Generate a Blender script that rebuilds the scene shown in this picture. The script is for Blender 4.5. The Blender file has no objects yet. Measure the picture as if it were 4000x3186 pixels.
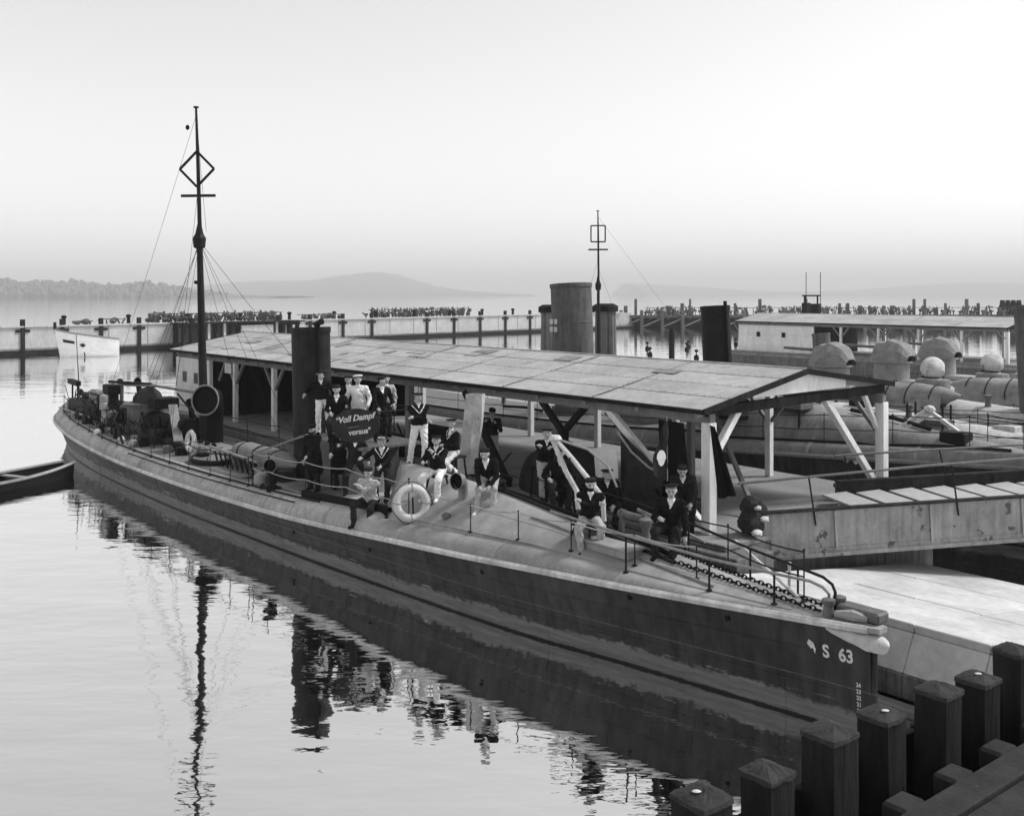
import bpy, bmesh, math, random
import numpy as np
from mathutils import Vector, Matrix
R = math.radians
random.seed(7); np.random.seed(7)
SC = bpy.context.scene; COL = SC.collection
# ------------------------------------------------------------------ camera, sky, sun, exposure
cam_d = bpy.data.cameras.new('camera'); cam = bpy.data.objects.new('camera', cam_d); COL.objects.link(cam)
cam.location = (0, 0, 6.4); cam.rotation_euler = (R(90), 0, 0)
cam_d.sensor_width = 36; cam_d.lens = 35.9; cam_d.shift_y = -0.1106      # plate camera: level back, fallen front
cam_d.clip_start = .1; cam_d.clip_end = 20000
SC.camera = cam
SUN_EL, SUN_AZ = R(48), R(80)
world = bpy.data.worlds.new('World'); SC.world = world; world.use_nodes = True
nt = world.node_tree; nt.nodes.clear()
sky = nt.nodes.new('ShaderNodeTexSky'); sky.sky_type = 'NISHITA'; sky.sun_disc = False
sky.sun_elevation = SUN_EL; sky.sun_rotation = SUN_AZ; sky.air_density = 2.4; sky.dust_density = 0.0; sky.ozone_density = 4.0
bw = nt.nodes.new('ShaderNodeRGBToBW'); bg = nt.nodes.new('ShaderNodeBackground'); bg.inputs[1].default_value = .074
wo = nt.nodes.new('ShaderNodeOutputWorld')
nt.links.new(sky.outputs[0], bw.inputs[0]); nt.links.new(bw.outputs[0], bg.inputs[0]); nt.links.new(bg.outputs[0], wo.inputs[0])
sd = bpy.data.lights.new('sun', 'SUN'); sd.energy = 1.5; sd.angle = R(14); sun = bpy.data.objects.new('sun', sd); COL.objects.link(sun)
sdir = Vector((math.sin(SUN_AZ) * math.cos(SUN_EL), math.cos(SUN_AZ) * math.cos(SUN_EL), math.sin(SUN_EL)))
sun.rotation_euler = sdir.to_track_quat('Z', 'Y').to_euler(); sun.location = sdir * 100
SC.view_settings.view_transform = 'Standard'; SC.view_settings.look = 'None'; SC.view_settings.exposure = 1.36; SC.view_settings.gamma = 1
SC.render.engine = 'CYCLES'

# ------------------------------------------------------------------ helpers: frames, meshes, objects
class Frame:
    def __init__(s, o, d, p): s.o = Vector((o[0], o[1], 0)); s.d = Vector((d[0], d[1], 0)).normalized(); s.p = Vector((p[0], p[1], 0)).normalized()
    def __call__(s, a, b, z=0.): return s.o + s.d * a + s.p * b + Vector((0, 0, z))
    def vec(s, a, b, z=0.): return s.d * a + s.p * b + Vector((0, 0, z))
    def shift(s, a, b): q = s(a, b); return Frame((q.x, q.y), s.d, s.p)
class Stretched(Frame):
    def __call__(s, a, b, z=0.): return Frame.__call__(s, stf(a), b, z)
F = Frame((5.2, 14.7), (-.625, .78), (.78, .625))        # along the quayed boats: a runs aft from the bow, b to starboard
class Tall(Frame):
    k = 1.3
    def __call__(s, a, b, z=0.): return Frame.__call__(s, a, b, z * s.k)
FS = Stretched((5.2, 14.7), (-.625, .78), (.78, .625))       # same line, for gear spread along the longer run aft
OFF = {}
class MB:
    def __init__(s): s.v = []; s.f = []; s.m = []
    def add(s, vs, fs, mi=0):
        o = len(s.v); s.v += [tuple(v) for v in vs]; s.f += [tuple(i + o for i in f) for f in fs]; s.m += [mi] * len(fs); return s
    def hexa(s, p, mi=0):
        return s.add(p, [(0, 3, 2, 1), (4, 5, 6, 7), (0, 1, 5, 4), (1, 2, 6, 5), (2, 3, 7, 6), (3, 0, 4, 7)], mi)
    def fbox(s, fr, a0, a1, b0, b1, z0, z1, mi=0):
        return s.hexa([fr(a0, b0, z0), fr(a1, b0, z0), fr(a1, b1, z0), fr(a0, b1, z0), fr(a0, b0, z1), fr(a1, b0, z1), fr(a1, b1, z1), fr(a0, b1, z1)], mi)
    def box(s, x0, x1, y0, y1, z0, z1, mi=0):
        return s.hexa([(x0, y0, z0), (x1, y0, z0), (x1, y1, z0), (x0, y1, z0), (x0, y0, z1), (x1, y0, z1), (x1, y1, z1), (x0, y1, z1)], mi)
    def bar(s, p, q, w, h=None, mi=0, up=(0, 0, 1)):
        p = Vector(p); q = Vector(q); h = h or w; t = (q - p).normalized(); up = Vector(up)
        if abs(t.dot(up)) > .95: up = F.d
        x = t.cross(up).normalized() * (w / 2); y = x.cross(t).normalized() * (h / 2)
        return s.hexa([p - x - y, p + x - y, p + x + y, p - x + y, q - x - y, q + x - y, q + x + y, q - x + y], mi)
    def tube(s, pts, r, n=6, mi=0, caps=True):
        pts = [Vector(p) for p in pts]; k = len(pts); rr = r if isinstance(r, (list, tuple)) else [r] * k
        t0 = (pts[1] - pts[0]).normalized(); u = t0.orthogonal().normalized(); vs = []
        for i, p in enumerate(pts):
            t = (pts[min(i + 1, k - 1)] - pts[max(i - 1, 0)]).normalized()
            u = (u - t * u.dot(t)).normalized(); w = t.cross(u)
            for j in range(n):
                a = 2 * math.pi * j / n; vs.append(p + (u * math.cos(a) + w * math.sin(a)) * rr[i])
        fs = [(i * n + j, i * n + (j + 1) % n, (i + 1) * n + (j + 1) % n, (i + 1) * n + j) for i in range(k - 1) for j in range(n)]
        if caps: fs += [tuple(range(n - 1, -1, -1)), tuple((k - 1) * n + j for j in range(n))]
        return s.add(vs, fs, mi)
    def grid(s, P, mi=0, closed_u=False):
        nu, nv = len(P), len(P[0]); vs = [q for row in P for q in row]
        fs = [(i * nv + j, ((i + 1) % nu) * nv + j, ((i + 1) % nu) * nv + j + 1, i * nv + j + 1) for i in range(nu if closed_u else nu - 1) for j in range(nv - 1)]
        return s.add(vs, fs, mi)
    def lathe(s, prof, c, ax=(0, 0, 1), n=16, sx=1., sy=1., xd=None, mi=0, caps=True):
        c = Vector(c); ax = Vector(ax).normalized(); x = Vector(xd) if xd is not None else ax.orthogonal()
        x = (x - ax * x.dot(ax)).normalized(); y = ax.cross(x); vs = []
        for r, h in prof:
            for j in range(n):
                a = 2 * math.pi * j / n; vs.append(c + ax * h + x * (r * sx * math.cos(a)) + y * (r * sy * math.sin(a)))
        k = len(prof)
        fs = [(i * n + j, i * n + (j + 1) % n, (i + 1) * n + (j + 1) % n, (i + 1) * n + j) for i in range(k - 1) for j in range(n)]
        if caps: fs += [tuple(range(n - 1, -1, -1)), tuple((k - 1) * n + j for j in range(n))]
        return s.add(vs, fs, mi)
    def ell(s, c, rx, ry, rz, n=12, m=8, mi=0, fr=None, jit=0):
        fr = fr or Frame((0, 0), (1, 0), (0, 1)); c = Vector(c); P = []
        for i in range(m + 1):
            th = math.pi * i / m; row = []
            for j in range(n + 1):
                ph = 2 * math.pi * (j % n) / n; k = 1 + (jit * math.sin(3 * ph + 2 * th * 3) if jit else 0)
                row.append(c + fr.vec(rx * k * math.sin(th) * math.cos(ph), ry * k * math.sin(th) * math.sin(ph), rz * math.cos(th)))
            P.append(row)
        return s.grid(P, mi)
    def torus(s, c, nrm, R_, r, n=24, m=8, mi=0):
        c = Vector(c); nrm = Vector(nrm).normalized(); x = nrm.orthogonal().normalized(); y = nrm.cross(x); P = []
        for i in range(n):
            a = 2 * math.pi * i / n; e = x * math.cos(a) + y * math.sin(a)
            P.append([c + e * (R_ + r * math.cos(2 * math.pi * (j % m) / m)) + nrm * (r * math.sin(2 * math.pi * (j % m) / m)) for j in range(m + 1)])
        return s.grid(P, mi, True)
    def mesh(s, name, mats, off=Vector((0, 0, 0)), smooth=False, bevel=0, weld=True):
        me = bpy.data.meshes.new(name)
        me.from_pydata([(v[0] - off.x, v[1] - off.y, v[2] - off.z) for v in s.v], [], s.f)
        for q in (mats if isinstance(mats, (list, tuple)) else [mats]): me.materials.append(MAT[q] if isinstance(q, str) else q)
        me.polygons.foreach_set('material_index', s.m)
        b = bmesh.new(); b.from_mesh(me)
        if weld: bmesh.ops.remove_doubles(b, verts=b.verts, dist=1e-5)
        bmesh.ops.recalc_face_normals(b, faces=b.faces)
        if bevel: bmesh.ops.bevel(b, geom=b.edges[:], offset=bevel, segments=1, affect='EDGES')
        b.to_mesh(me); b.free()
        if smooth:
            me.polygons.foreach_set('use_smooth', [True] * len(me.polygons))
            try: me.set_sharp_from_angle(angle=R(40))
            except Exception: pass
        return me
    def build(s, name, mats, parent=None, smooth=False, bevel=0, base=None, **tags):
        off = OFF[parent.name] if parent is not None else Vector(base) if base is not None else s.base()
        o = bpy.data.objects.new(name, s.mesh(name, mats, off, smooth, bevel)); COL.objects.link(o)
        if parent is not None: o.parent = parent
        else: o.location = off
        OFF[o.name] = off
        return tag(o, **tags)
    def base(s):
        a = np.array([tuple(v) for v in s.v]); return Vector(((a[:, 0].min() + a[:, 0].max()) / 2, (a[:, 1].min() + a[:, 1].max()) / 2, a[:, 2].min()))
def tag(o, label=None, cat=None, group=None, kind=None):
    for k, v in (('label', label), ('category', cat), ('group', group), ('kind', kind)):
        if v: o[k] = v
    return o
def thing(name, loc, label, cat, group=None):
    o = bpy.data.objects.new(name, None); COL.objects.link(o); o.location = loc; o.empty_display_size = .2
    OFF[o.name] = Vector(loc); return tag(o, label, cat, group)
def inst(me, name, parent, loc, rotz=0, scale=(1, 1, 1), rot=None):
    o = bpy.data.objects.new(name, me); COL.objects.link(o)
    off = OFF[parent.name] if parent is not None else Vector((0, 0, 0))
    o.parent = parent; o.location = Vector(loc) - off; o.rotation_euler = rot or (0, 0, rotz); o.scale = scale
    OFF[o.name] = Vector(loc); return o
ANG = math.atan2(F.p.y, F.p.x)                           # rotation that lays local x along F.p (then local y = -F.d... use as is)
def lerp(a, b, t): return a + (b - a) * t
def interp(x, xs, ys): return float(np.interp(x, xs, ys))
def sm(x): x = max(0., min(1., x)); return x * x * (3 - 2 * x)
def smooth_interp(xs, ys, x):                            # Catmull-Rom through the table
    x = min(max(x, xs[0]), xs[-1]); i = max(0, min(len(xs) - 2, int(np.searchsorted(xs, x)) - 1))
    h = xs[i + 1] - xs[i]; t = (x - xs[i]) / h
    def sl(k):
        if k <= 0: return (ys[1] - ys[0]) / (xs[1] - xs[0])
        if k >= len(xs) - 1: return (ys[-1] - ys[-2]) / (xs[-1] - xs[-2])
        return (ys[k + 1] - ys[k - 1]) / (xs[k + 1] - xs[k - 1])
    m0, m1 = sl(i) * h, sl(i + 1) * h
    return (2*t**3-3*t*t+1)*ys[i] + (t**3-2*t*t+t)*m0 + (-2*t**3+3*t*t)*ys[i+1] + (t**3-t*t)*m1

# ------------------------------------------------------------------ materials (grey, as the plate recorded them)
MAT = {}
def mk(key):
    m = bpy.data.materials.new(key); m.use_nodes = True; MAT[key] = m; n = m.node_tree.nodes; L = m.node_tree.links
    return m, n, L, n['Principled BSDF']
def noise(n, L, vec, scale, detail=4, rough=.55, stretch=None):
    if stretch:
        mp = n.new('ShaderNodeMapping'); mp.inputs['Scale'].default_value = stretch; L.new(vec, mp.inputs[0]); vec = mp.outputs[0]
    t = n.new('ShaderNodeTexNoise'); t.inputs['Scale'].default_value = scale; t.inputs['Detail'].default_value = detail; t.inputs['Roughness'].default_value = rough
    L.new(vec, t.inputs['Vector']); return t.outputs[0]
def maprange(n, L, x, a, b, c, d):
    q = n.new('ShaderNodeMapRange'); L.new(x, q.inputs[0])
    for i, v in enumerate((a, b, c, d)): q.inputs[1 + i].default_value = v
    return q.outputs[0]
def mth(n, L, op, a, b):
    q = n.new('ShaderNodeMath'); q.operation = op
    for i, v in enumerate((a, b)):
        if hasattr(v, 'links'): L.new(v, q.inputs[i])
        else: q.inputs[i].default_value = v
    return q.outputs[0]
def mixv(n, L, f, a, b):                                 # a*(1-f)+b*f
    q = n.new('ShaderNodeMix'); q.data_type = 'FLOAT'
    for i, v in ((0, f), (2, a), (3, b)):
        if hasattr(v, 'links'): L.new(v, q.inputs[i])
        else: q.inputs[i].default_value = v
    return q.outputs[0]
KEEP = {'turtle', 'gunwale', 'skin', 'linen', 'trouser_white', 'trouser_pale', 'lettering', 'timber_white', 'pale_boat'}
def mat(key, v, rough=.7, var=.25, scale=2.5, bump=.02, stretch=None, piece=.0, streak=0., spec=.3, metal=0., spots=0., spotv=.03, spotscale=5., fine=.12):
    v = v if key in KEEP else v * (.98 if v > .09 else .5)
    spec = spec if v > .1 else (.06 if v < .05 else .14)
    m, n, L, P = mk(key); tc = n.new('ShaderNodeTexCoord').outputs['Object']
    a = noise(n, L, tc, scale, 5, .6, stretch); b = noise(n, L, tc, scale * 7, 4, .6, stretch)
    x = mth(n, L, 'MULTIPLY', maprange(n, L, a, .3, .7, 1 - var, 1 + var), maprange(n, L, b, .3, .7, 1 - fine, 1 + fine)); x = mth(n, L, 'MULTIPLY', x, v)
    if streak:
        st = noise(n, L, tc, 6, 3, .6, (1.4, 1.4, .12)); x = mth(n, L, 'MULTIPLY', x, maprange(n, L, st, .42, .68, 1 + streak * .3, 1 - streak))
    if spots:
        sp = noise(n, L, tc, spotscale, 6, .65); x = mixv(n, L, maprange(n, L, sp, spots, spots + .04, 0, 1), x, spotv)
    if piece:
        oi = n.new('ShaderNodeObjectInfo').outputs['Random']; x = mth(n, L, 'MULTIPLY', x, maprange(n, L, oi, 0, 1, 1 - piece, 1 + piece))
    L.new(x, P.inputs['Base Color']); P.inputs['Metallic'].default_value = metal; P.inputs['Specular IOR Level'].default_value = spec
    L.new(maprange(n, L, b, .3, .7, max(.05, rough - .1), min(1, rough + .1)), P.inputs['Roughness'])
    if bump:
        bp = n.new('ShaderNodeBump'); bp.inputs['Strength'].default_value = .6; bp.inputs['Distance'].default_value = bump
        L.new(b, bp.inputs['Height']); L.new(bp.outputs[0], P.inputs['Normal'])
    return m
mat('turtle', .29, .6, .42, .4, .004, streak=.12, spec=.3, fine=.07)
mat('deck', .16, .7, .3, 1.5, .01, streak=.1)
mat('gunwale', .30, .5, .3, .8, .004, streak=.3, spec=.4, fine=.08)
mat('dark_paint', .035, .5, .3, 3, .006, spec=.4)
mat('black_iron', .016, .6, .3, 4, .01)
mat('funnel', .045, .55, .35, 2, .008, streak=.35, spec=.4)
mat('funnel_grey', .1, .65, .22, 2, .006, streak=.3)
mat('grey_paint', .21, .55, .2, 2.5, .006, streak=.2)
mat('mid_paint', .11, .55, .25, 2.5, .006, streak=.2)
mat('white_paint', .55, .55, .12, 3, .004, streak=.2)
mat('white_canvas', .55, .9, .15, 4, .03)
mat('rail_pale', .5, .6, .25, 1.5, .006, streak=.2)
mat('boat_pale', .42, .6, .25, 1.0, .006, streak=.2, spots=.66, spotv=.2, spotscale=1.5)
mat('canvas_pale', .5, .9, .3, 2.2, .03, spots=.6, spotv=.2, spotscale=2.5)
mat('canvas', .22, .9, .25, 3, .04)
mat('canvas_dark', .075, .9, .35, 3, .05)
mat('cloth_dark', .02, .9, .3, 5, .03)
mat('rope', .3, .9, .2, 12, .01)
mat('net', .1, .9, .5, 1.5, .02)
mat('rope_dark', .05, .9, .2, 12, .01)
mat('roof_felt', .35, .85, .2, .8, .012, piece=.09, fine=.14, spots=.64, spotv=.24, spotscale=1.1, stretch=(1., 1., 1.))
mat('roof_patch', .27, .9, .2, 3, .01, piece=.25)
mat('roof_under', .05, .9, .2, 2, .01)
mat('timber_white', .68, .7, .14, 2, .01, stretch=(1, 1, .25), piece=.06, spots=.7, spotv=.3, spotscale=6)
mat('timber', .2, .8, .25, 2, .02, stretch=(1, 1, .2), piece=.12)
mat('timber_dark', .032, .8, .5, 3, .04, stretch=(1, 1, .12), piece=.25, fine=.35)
mat('pile_cap', .085, .85, .3, 5, .02, piece=.12)
mat('waling', .075, .85, .3, 3, .02, spots=.66, spotv=.06)
mat('plank', .22, .8, .2, 1.5, .012, piece=.12)
mat('pontoon_side', .12, .75, .3, 1.5, .012, streak=.4)
mat('quay_stone', .5, .8, .2, .9, .012, piece=.06, spots=.68, spotv=.3, spotscale=1.3)
mat('lower_stone', .16, .85, .4, 2.5, .02, streak=.6, piece=.15)
mat('wall_stone', .36, .85, .15, .6, .02, piece=.06, streak=.15)
mat('weed_stone', .03, .8, .4, 3, .03)
mat('girder', .27, .75, .25, 1.6, .012, streak=.22, spots=.6, spotv=.08, spotscale=2.3)
mat('rust', .03, .8, .5, 6, .02)
mat('girder_dark', .07, .7, .3, 2, .012, streak=.3)
mat('tread', .4, .8, .12, 5, .01, piece=.05)
mat('pale_boat', .85, .5, .1, 2, .004)
mat('woods', .12, .95, .5, .25, 0)
mat('far_hill', .12, .95, .3, .02, 0)
mat('house', .26, .9, .1, 1, 0)
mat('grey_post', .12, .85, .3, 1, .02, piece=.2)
mat('skin', .36, .6, .08, 9, .002, spec=.3)
mat('eye', .1, .6, .1, 9, .0)
mat('hair', .03, .7, .2, 20, .004)
mat('jersey', .02, .9, .35, 9, .012)
mat('jersey2', .045, .9, .3, 9, .012)
mat('trouser_white', .74, .85, .1, 7, .012)
mat('trouser_pale', .38, .9, .2, 7, .014)
mat('trouser_dark', .045, .9, .3, 7, .014)
mat('shoe', .012, .5, .2, 9, .004)
mat('linen', .75, .85, .06, 9, .006)
mat('glass_dark', .01, .15, .1, 3, 0, spec=.5)
mat('lettering', .62, .75, .2, 12, .002, spots=.6, spotv=.14, spotscale=16)
mat('lettering_dim', .5, .7, .3, 9, .002, spots=.56, spotv=.1, spotscale=30)
mat('band_grey', .2, .9, .2, 20, .002)
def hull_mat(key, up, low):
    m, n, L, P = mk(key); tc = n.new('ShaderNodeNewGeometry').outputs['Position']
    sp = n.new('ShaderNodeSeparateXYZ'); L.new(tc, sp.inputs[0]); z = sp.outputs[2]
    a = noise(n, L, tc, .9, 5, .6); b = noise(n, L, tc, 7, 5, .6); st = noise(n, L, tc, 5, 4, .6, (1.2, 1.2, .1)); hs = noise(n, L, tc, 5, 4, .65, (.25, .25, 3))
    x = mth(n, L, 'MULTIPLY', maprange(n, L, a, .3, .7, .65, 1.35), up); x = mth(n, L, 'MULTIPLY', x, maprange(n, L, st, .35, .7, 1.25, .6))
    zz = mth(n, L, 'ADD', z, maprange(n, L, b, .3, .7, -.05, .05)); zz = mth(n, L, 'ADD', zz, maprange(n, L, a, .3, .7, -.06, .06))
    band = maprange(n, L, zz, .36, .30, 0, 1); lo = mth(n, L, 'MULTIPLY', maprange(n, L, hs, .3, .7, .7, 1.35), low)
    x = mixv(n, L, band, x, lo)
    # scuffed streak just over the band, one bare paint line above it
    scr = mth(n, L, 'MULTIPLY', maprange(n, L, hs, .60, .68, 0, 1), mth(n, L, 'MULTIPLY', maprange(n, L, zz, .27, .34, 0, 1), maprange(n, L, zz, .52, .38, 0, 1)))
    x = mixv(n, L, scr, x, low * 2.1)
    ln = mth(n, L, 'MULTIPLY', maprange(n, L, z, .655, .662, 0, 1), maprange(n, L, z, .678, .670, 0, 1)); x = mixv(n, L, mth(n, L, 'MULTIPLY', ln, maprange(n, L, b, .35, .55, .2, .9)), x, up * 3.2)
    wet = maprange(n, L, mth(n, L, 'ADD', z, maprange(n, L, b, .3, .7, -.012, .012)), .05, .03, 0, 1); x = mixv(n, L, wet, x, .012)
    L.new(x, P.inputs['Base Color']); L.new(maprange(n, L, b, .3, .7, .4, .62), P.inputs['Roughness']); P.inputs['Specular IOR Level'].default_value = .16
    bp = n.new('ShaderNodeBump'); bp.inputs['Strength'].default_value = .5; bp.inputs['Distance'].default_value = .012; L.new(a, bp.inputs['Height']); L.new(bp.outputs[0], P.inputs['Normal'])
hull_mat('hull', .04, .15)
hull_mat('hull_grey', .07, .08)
def water_mat():
    m, n, L, P = mk('water'); tc = n.new('ShaderNodeNewGeometry').outputs['Position']
    big = noise(n, L, tc, .35, 2, .5, (.7, 1.2, 1)); w1 = noise(n, L, tc, 1.5, 2, .5, (.6, 1.3, 1)); w2 = noise(n, L, tc, 5.5, 2, .5, (.6, 1.3, 1))
    patch = maprange(n, L, noise(n, L, tc, .12, 2, .5), .35, .65, .45, 1.3)
    h = mth(n, L, 'ADD', mth(n, L, 'MULTIPLY', big, .03), mth(n, L, 'ADD', mth(n, L, 'MULTIPLY', w1, .0085), mth(n, L, 'MULTIPLY', mth(n, L, 'MULTIPLY', w2, .0016), patch)))
    bp = n.new('ShaderNodeBump'); bp.inputs['Strength'].default_value = 1.; bp.inputs['Distance'].default_value = 1.0; L.new(h, bp.inputs['Height']); L.new(bp.outputs[0], P.inputs['Normal'])
    P.inputs['Base Color'].default_value = (.84, .84, .84, 1); P.inputs['Metallic'].default_value = 1.; P.inputs['Roughness'].default_value = .02
water_mat()

# ------------------------------------------------------------------ the setting
def wgrid():
    b = MB(); b.add([(-6000, -300, 0), (6000, -300, 0), (6000, 12000, 0), (-6000, 12000, 0)], [(0, 1, 2, 3)]); return b
wgrid().build('water', 'water', base=(0, 0, 0), kind='structure')

# wooded far shore and the far hill
FARK = 2.6                                               # how far out the opposite shore lies
def ridge(name, x0, x1, y0, depth, hfun, matk, kind, n=140, m=10, lump=0., seed=1, label=None, cat=None):
    rng = np.random.RandomState(seed); P = []
    for i in range(n + 1):
        x = lerp(x0, x1, i / n); row = []
        for j in range(m + 1):
            k = j / m; h = hfun(x) * math.sin(min(1, k * 1.6) * math.pi / 2) if k < .63 else hfun(x) * (1 - (k - .63) / .37)
            row.append((x + rng.uniform(-1, 1) * lump, y0 + k * depth, max(-1, h + rng.uniform(-1, 1) * lump * (1 if 0 < j < m else 0)) if j else -1))
        P.append(row)
    P = [[(q[0] * FARK, q[1] * FARK, q[2] * FARK) for q in row] for row in P]
    b = MB(); b.grid(P, 0); o = b.build(name, matk, smooth=True, base=(0, y0 * FARK, 0)); tag(o, label, cat, None, kind); return o
ridge('hill', -760, 40, 1650, 900, lambda x: 46 * math.exp(-((x + 280) / 120) ** 2) + 30 * math.exp(-((x + 520) / 160) ** 2) + 6 * math.exp(-((x + 80) / 90) ** 2) + 1, 'far_hill', 'structure', seed=3, lump=1.2)
ridge('terrain', 300, 1500, 2200, 900, lambda x: 22 + 12 * math.sin(x / 160.), 'far_hill', 'structure', seed=5, lump=1.)
ridge('shore', -610, -200, 812, 230, lambda x: (10 + 2.2 * math.sin(x / 25.) + 1.4 * math.sin(x / 10.6)) * sm((-235 - x) / 110) + 1.2, 'far_hill', 'structure', seed=4, lump=.5)
def far_woods():
    b = MB(); rng = random.Random(11)
    for i in range(3600):
        x = rng.uniform(-610, -255); k = rng.random(); y = 815 + k * 100
        g = (10 + 2.2 * math.sin(x / 25.) + 1.4 * math.sin(x / 10.6)) * sm((-235 - x) / 110) + 1.2; h = g * math.sin(min(1, (y - 812) / 230 * 1.6) * math.pi / 2)
        r = rng.choice((.8, 1.1, 1.5, 2.0, 2.8)) * rng.uniform(.8, 1.15) * (.55 + .45 * sm((-250 - x) / 80)); c = Vector((x, y, h * .9 + r * rng.uniform(.3, 1.3))) * FARK; r *= FARK
        n = 6; m = 4; P = []
        for a in range(m + 1):
            th = math.pi * a / m; row = []
            js = [rng.uniform(.55, 1.4) for _ in range(n)]
            for q in range(n + 1):
                ph = 2 * math.pi * (q % n) / n; kk = js[q % n] if 0 < a < m else 1
                row.append(c + Vector((r * kk * math.sin(th) * math.cos(ph), r * kk * math.sin(th) * math.sin(ph), r * 1.25 * kk * math.cos(th))))
            P.append(row)
        b.grid(P)
    o = b.build('far_woods', 'woods', base=(-936, 2111, 0), kind='stuff'); tag(o, 'hazy wooded shore across the water on the left', 'woods')
far_woods()
for i, (x, y, w, h, lab) in enumerate([(-262, 572, 3.6, 2.4, 'small pale house among the far trees, leftmost one'), (-231, 571, 3, 2, 'small pale house between the trees, second from the left edge'), (-205, 572, 3.4, 2.2, 'larger pale house in the middle of the hazy far shore'),
        (-192, 571, 3.8, 1.8, 'long pale waterside house right of the middle of the far shore'), (-184, 570, 3, 1.5, 'low pale house near the right end of the wooded shore')]):
    x *= 3.77; y *= 3.77; w *= 3.4; h *= 3.4
    t = thing('far_house', (x, y, 1.5), lab, 'house', 'houses on the far shore')
    zb = 8.0; h += zb
    MB().box(x - w / 2, x + w / 2, y - 5, y + 5, 0, 1.5 + h).build('wall', 'house', t)
    b = MB(); z = 1.5 + h; b.add([(x - w / 2 - .4, y - 3.4, z), (x + w / 2 + .4, y - 3.4, z), (x + w / 2 + .4, y + 3.4, z), (x - w / 2 - .4, y + 3.4, z), (x - w / 2 + .6, y, z + 2.4), (x + w / 2 - .6, y, z + 2.4)], [(0, 1, 5, 4), (2, 3, 4, 5), (1, 2, 5), (3, 0, 4), (3, 2, 1, 0)]); b.build('roof', 'far_hill', t)

# ------------------------------------------------------------------ breakwater (Mole) with fender posts, platform, racks
A0, A1 = Vector((-68, 91, 0)), Vector((22, 196, 0)); BWd = (A1 - A0).normalized(); BWn = Vector((BWd.y, -BWd.x, 0)); BWL = (A1 - A0).length
BW = Frame((A0.x, A0.y), (BWd.x, BWd.y), (BWn.x, BWn.y))      # b>0 towards the camera
bwt = thing('breakwater', A0, 'long pale stone breakwater with fender posts across the harbour', 'breakwater')
core = MB(); core.fbox(BW, -2, BWL + 2, -4, -.25, -1, 2.9); core.build('core', 'wall_stone', bwt)
pan = MB(); pan.box(-2.38, 2.38, -.25, 0, .55, 2.86); panm = pan.mesh('wall_panel', 'wall_stone', bevel=.04)
rbw = math.atan2(BWd.y, BWd.x)
npan = int(BWL / 4.8)
for i in range(npan): inst(panm, 'wall_panel', bwt, BW(2.4 + i * 4.8, .02, 0), rbw)
cop = MB()
for i in range(int(BWL / 2.4)):
    pass
copm = MB().box(-1.18, 1.18, -.5, .14, 2.87, 3.05).mesh('coping_stone', 'wall_stone', bevel=.03)
for i in range(int(BWL / 2.4)): inst(copm, 'coping_stone', bwt, BW(1.2 + i * 2.4, 0, 0), rbw)
ft = MB(); ft.fbox(BW, -2, BWL + 2, -.2, .45, -1, .32); ft.build('footing', 'weed_stone', bwt)
tb = MB(); tb.fbox(BW, -2, BWL + 2, .03, .3, .42, .62); tb.build('waling_beam', 'grey_post', bwt)
fp = MB(); fp.box(-.2, .2, 0, .42, -.6, 3.75); fp.box(-.75, .75, .05, .36, 2.35, 2.65); fpm = fp.mesh('fender_post', 'timber_dark', bevel=.02)
def bw_at(u):                                             # distance along the wall seen in the direction u
    k = u; q = (k * A0.y - A0.x) / (BWd.x - k * BWd.y); return q
for u in (45, 128, 210, 290, 584, 650, 719, 780, 896, 953, 1008, 1061, 1113):
    q = bw_at((u - 1078) / 2150.); inst(fpm, 'fender_post', bwt, BW(q, .06, 0), rbw + math.pi)
bol = MB(); bol.lathe([(.22, 0), (.2, .7), (.3, .75), (.3, .95), (.1, 1.05)], (0, 0, 0), n=10); bolm = bol.mesh('bollard', 'black_iron', smooth=True)
for i in range(17): inst(bolm, 'bollard', bwt, BW(6 + i * 7.7, -1.2, 3.05))
def rack(name, q0, q1, z, label, seed, dense=5.0, hh=1.5, base=None, matk='net', fr=None, kind=None):
    rng = random.Random(seed); fr = fr or BW; b = MB(); n = int((q1 - q0) * dense)
    for i in range(n):
        q = rng.uniform(q0, q1); bb = rng.uniform(-2.6, -.6); h = hh * rng.uniform(.4, 1.)
        p = fr(q, bb, z); e = fr(q + rng.uniform(-.6, .6), bb + rng.uniform(-.4, .4), z + h)
        b.tube([p, lerp(p, e, .5) + fr.vec(rng.uniform(-.15, .15), 0, 0), e], rng.uniform(.05, .13), 4)
        if rng.random() < .6: b.ell(fr(q, bb, z + h * rng.uniform(.3, .9)), rng.uniform(.2, .5), .3, rng.uniform(.15, .35), 6, 4, fr=fr)
    for k in range(2): b.tube([fr(q0, -1 - k, z + hh * .75), fr(q1, -1 - k, z + hh * .75)], .06, 4)
    o = b.build(name, matk, kind='stuff'); tag(o, label, 'net heap')
def qs(u): return bw_at((u - 1078) / 2150.)
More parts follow.
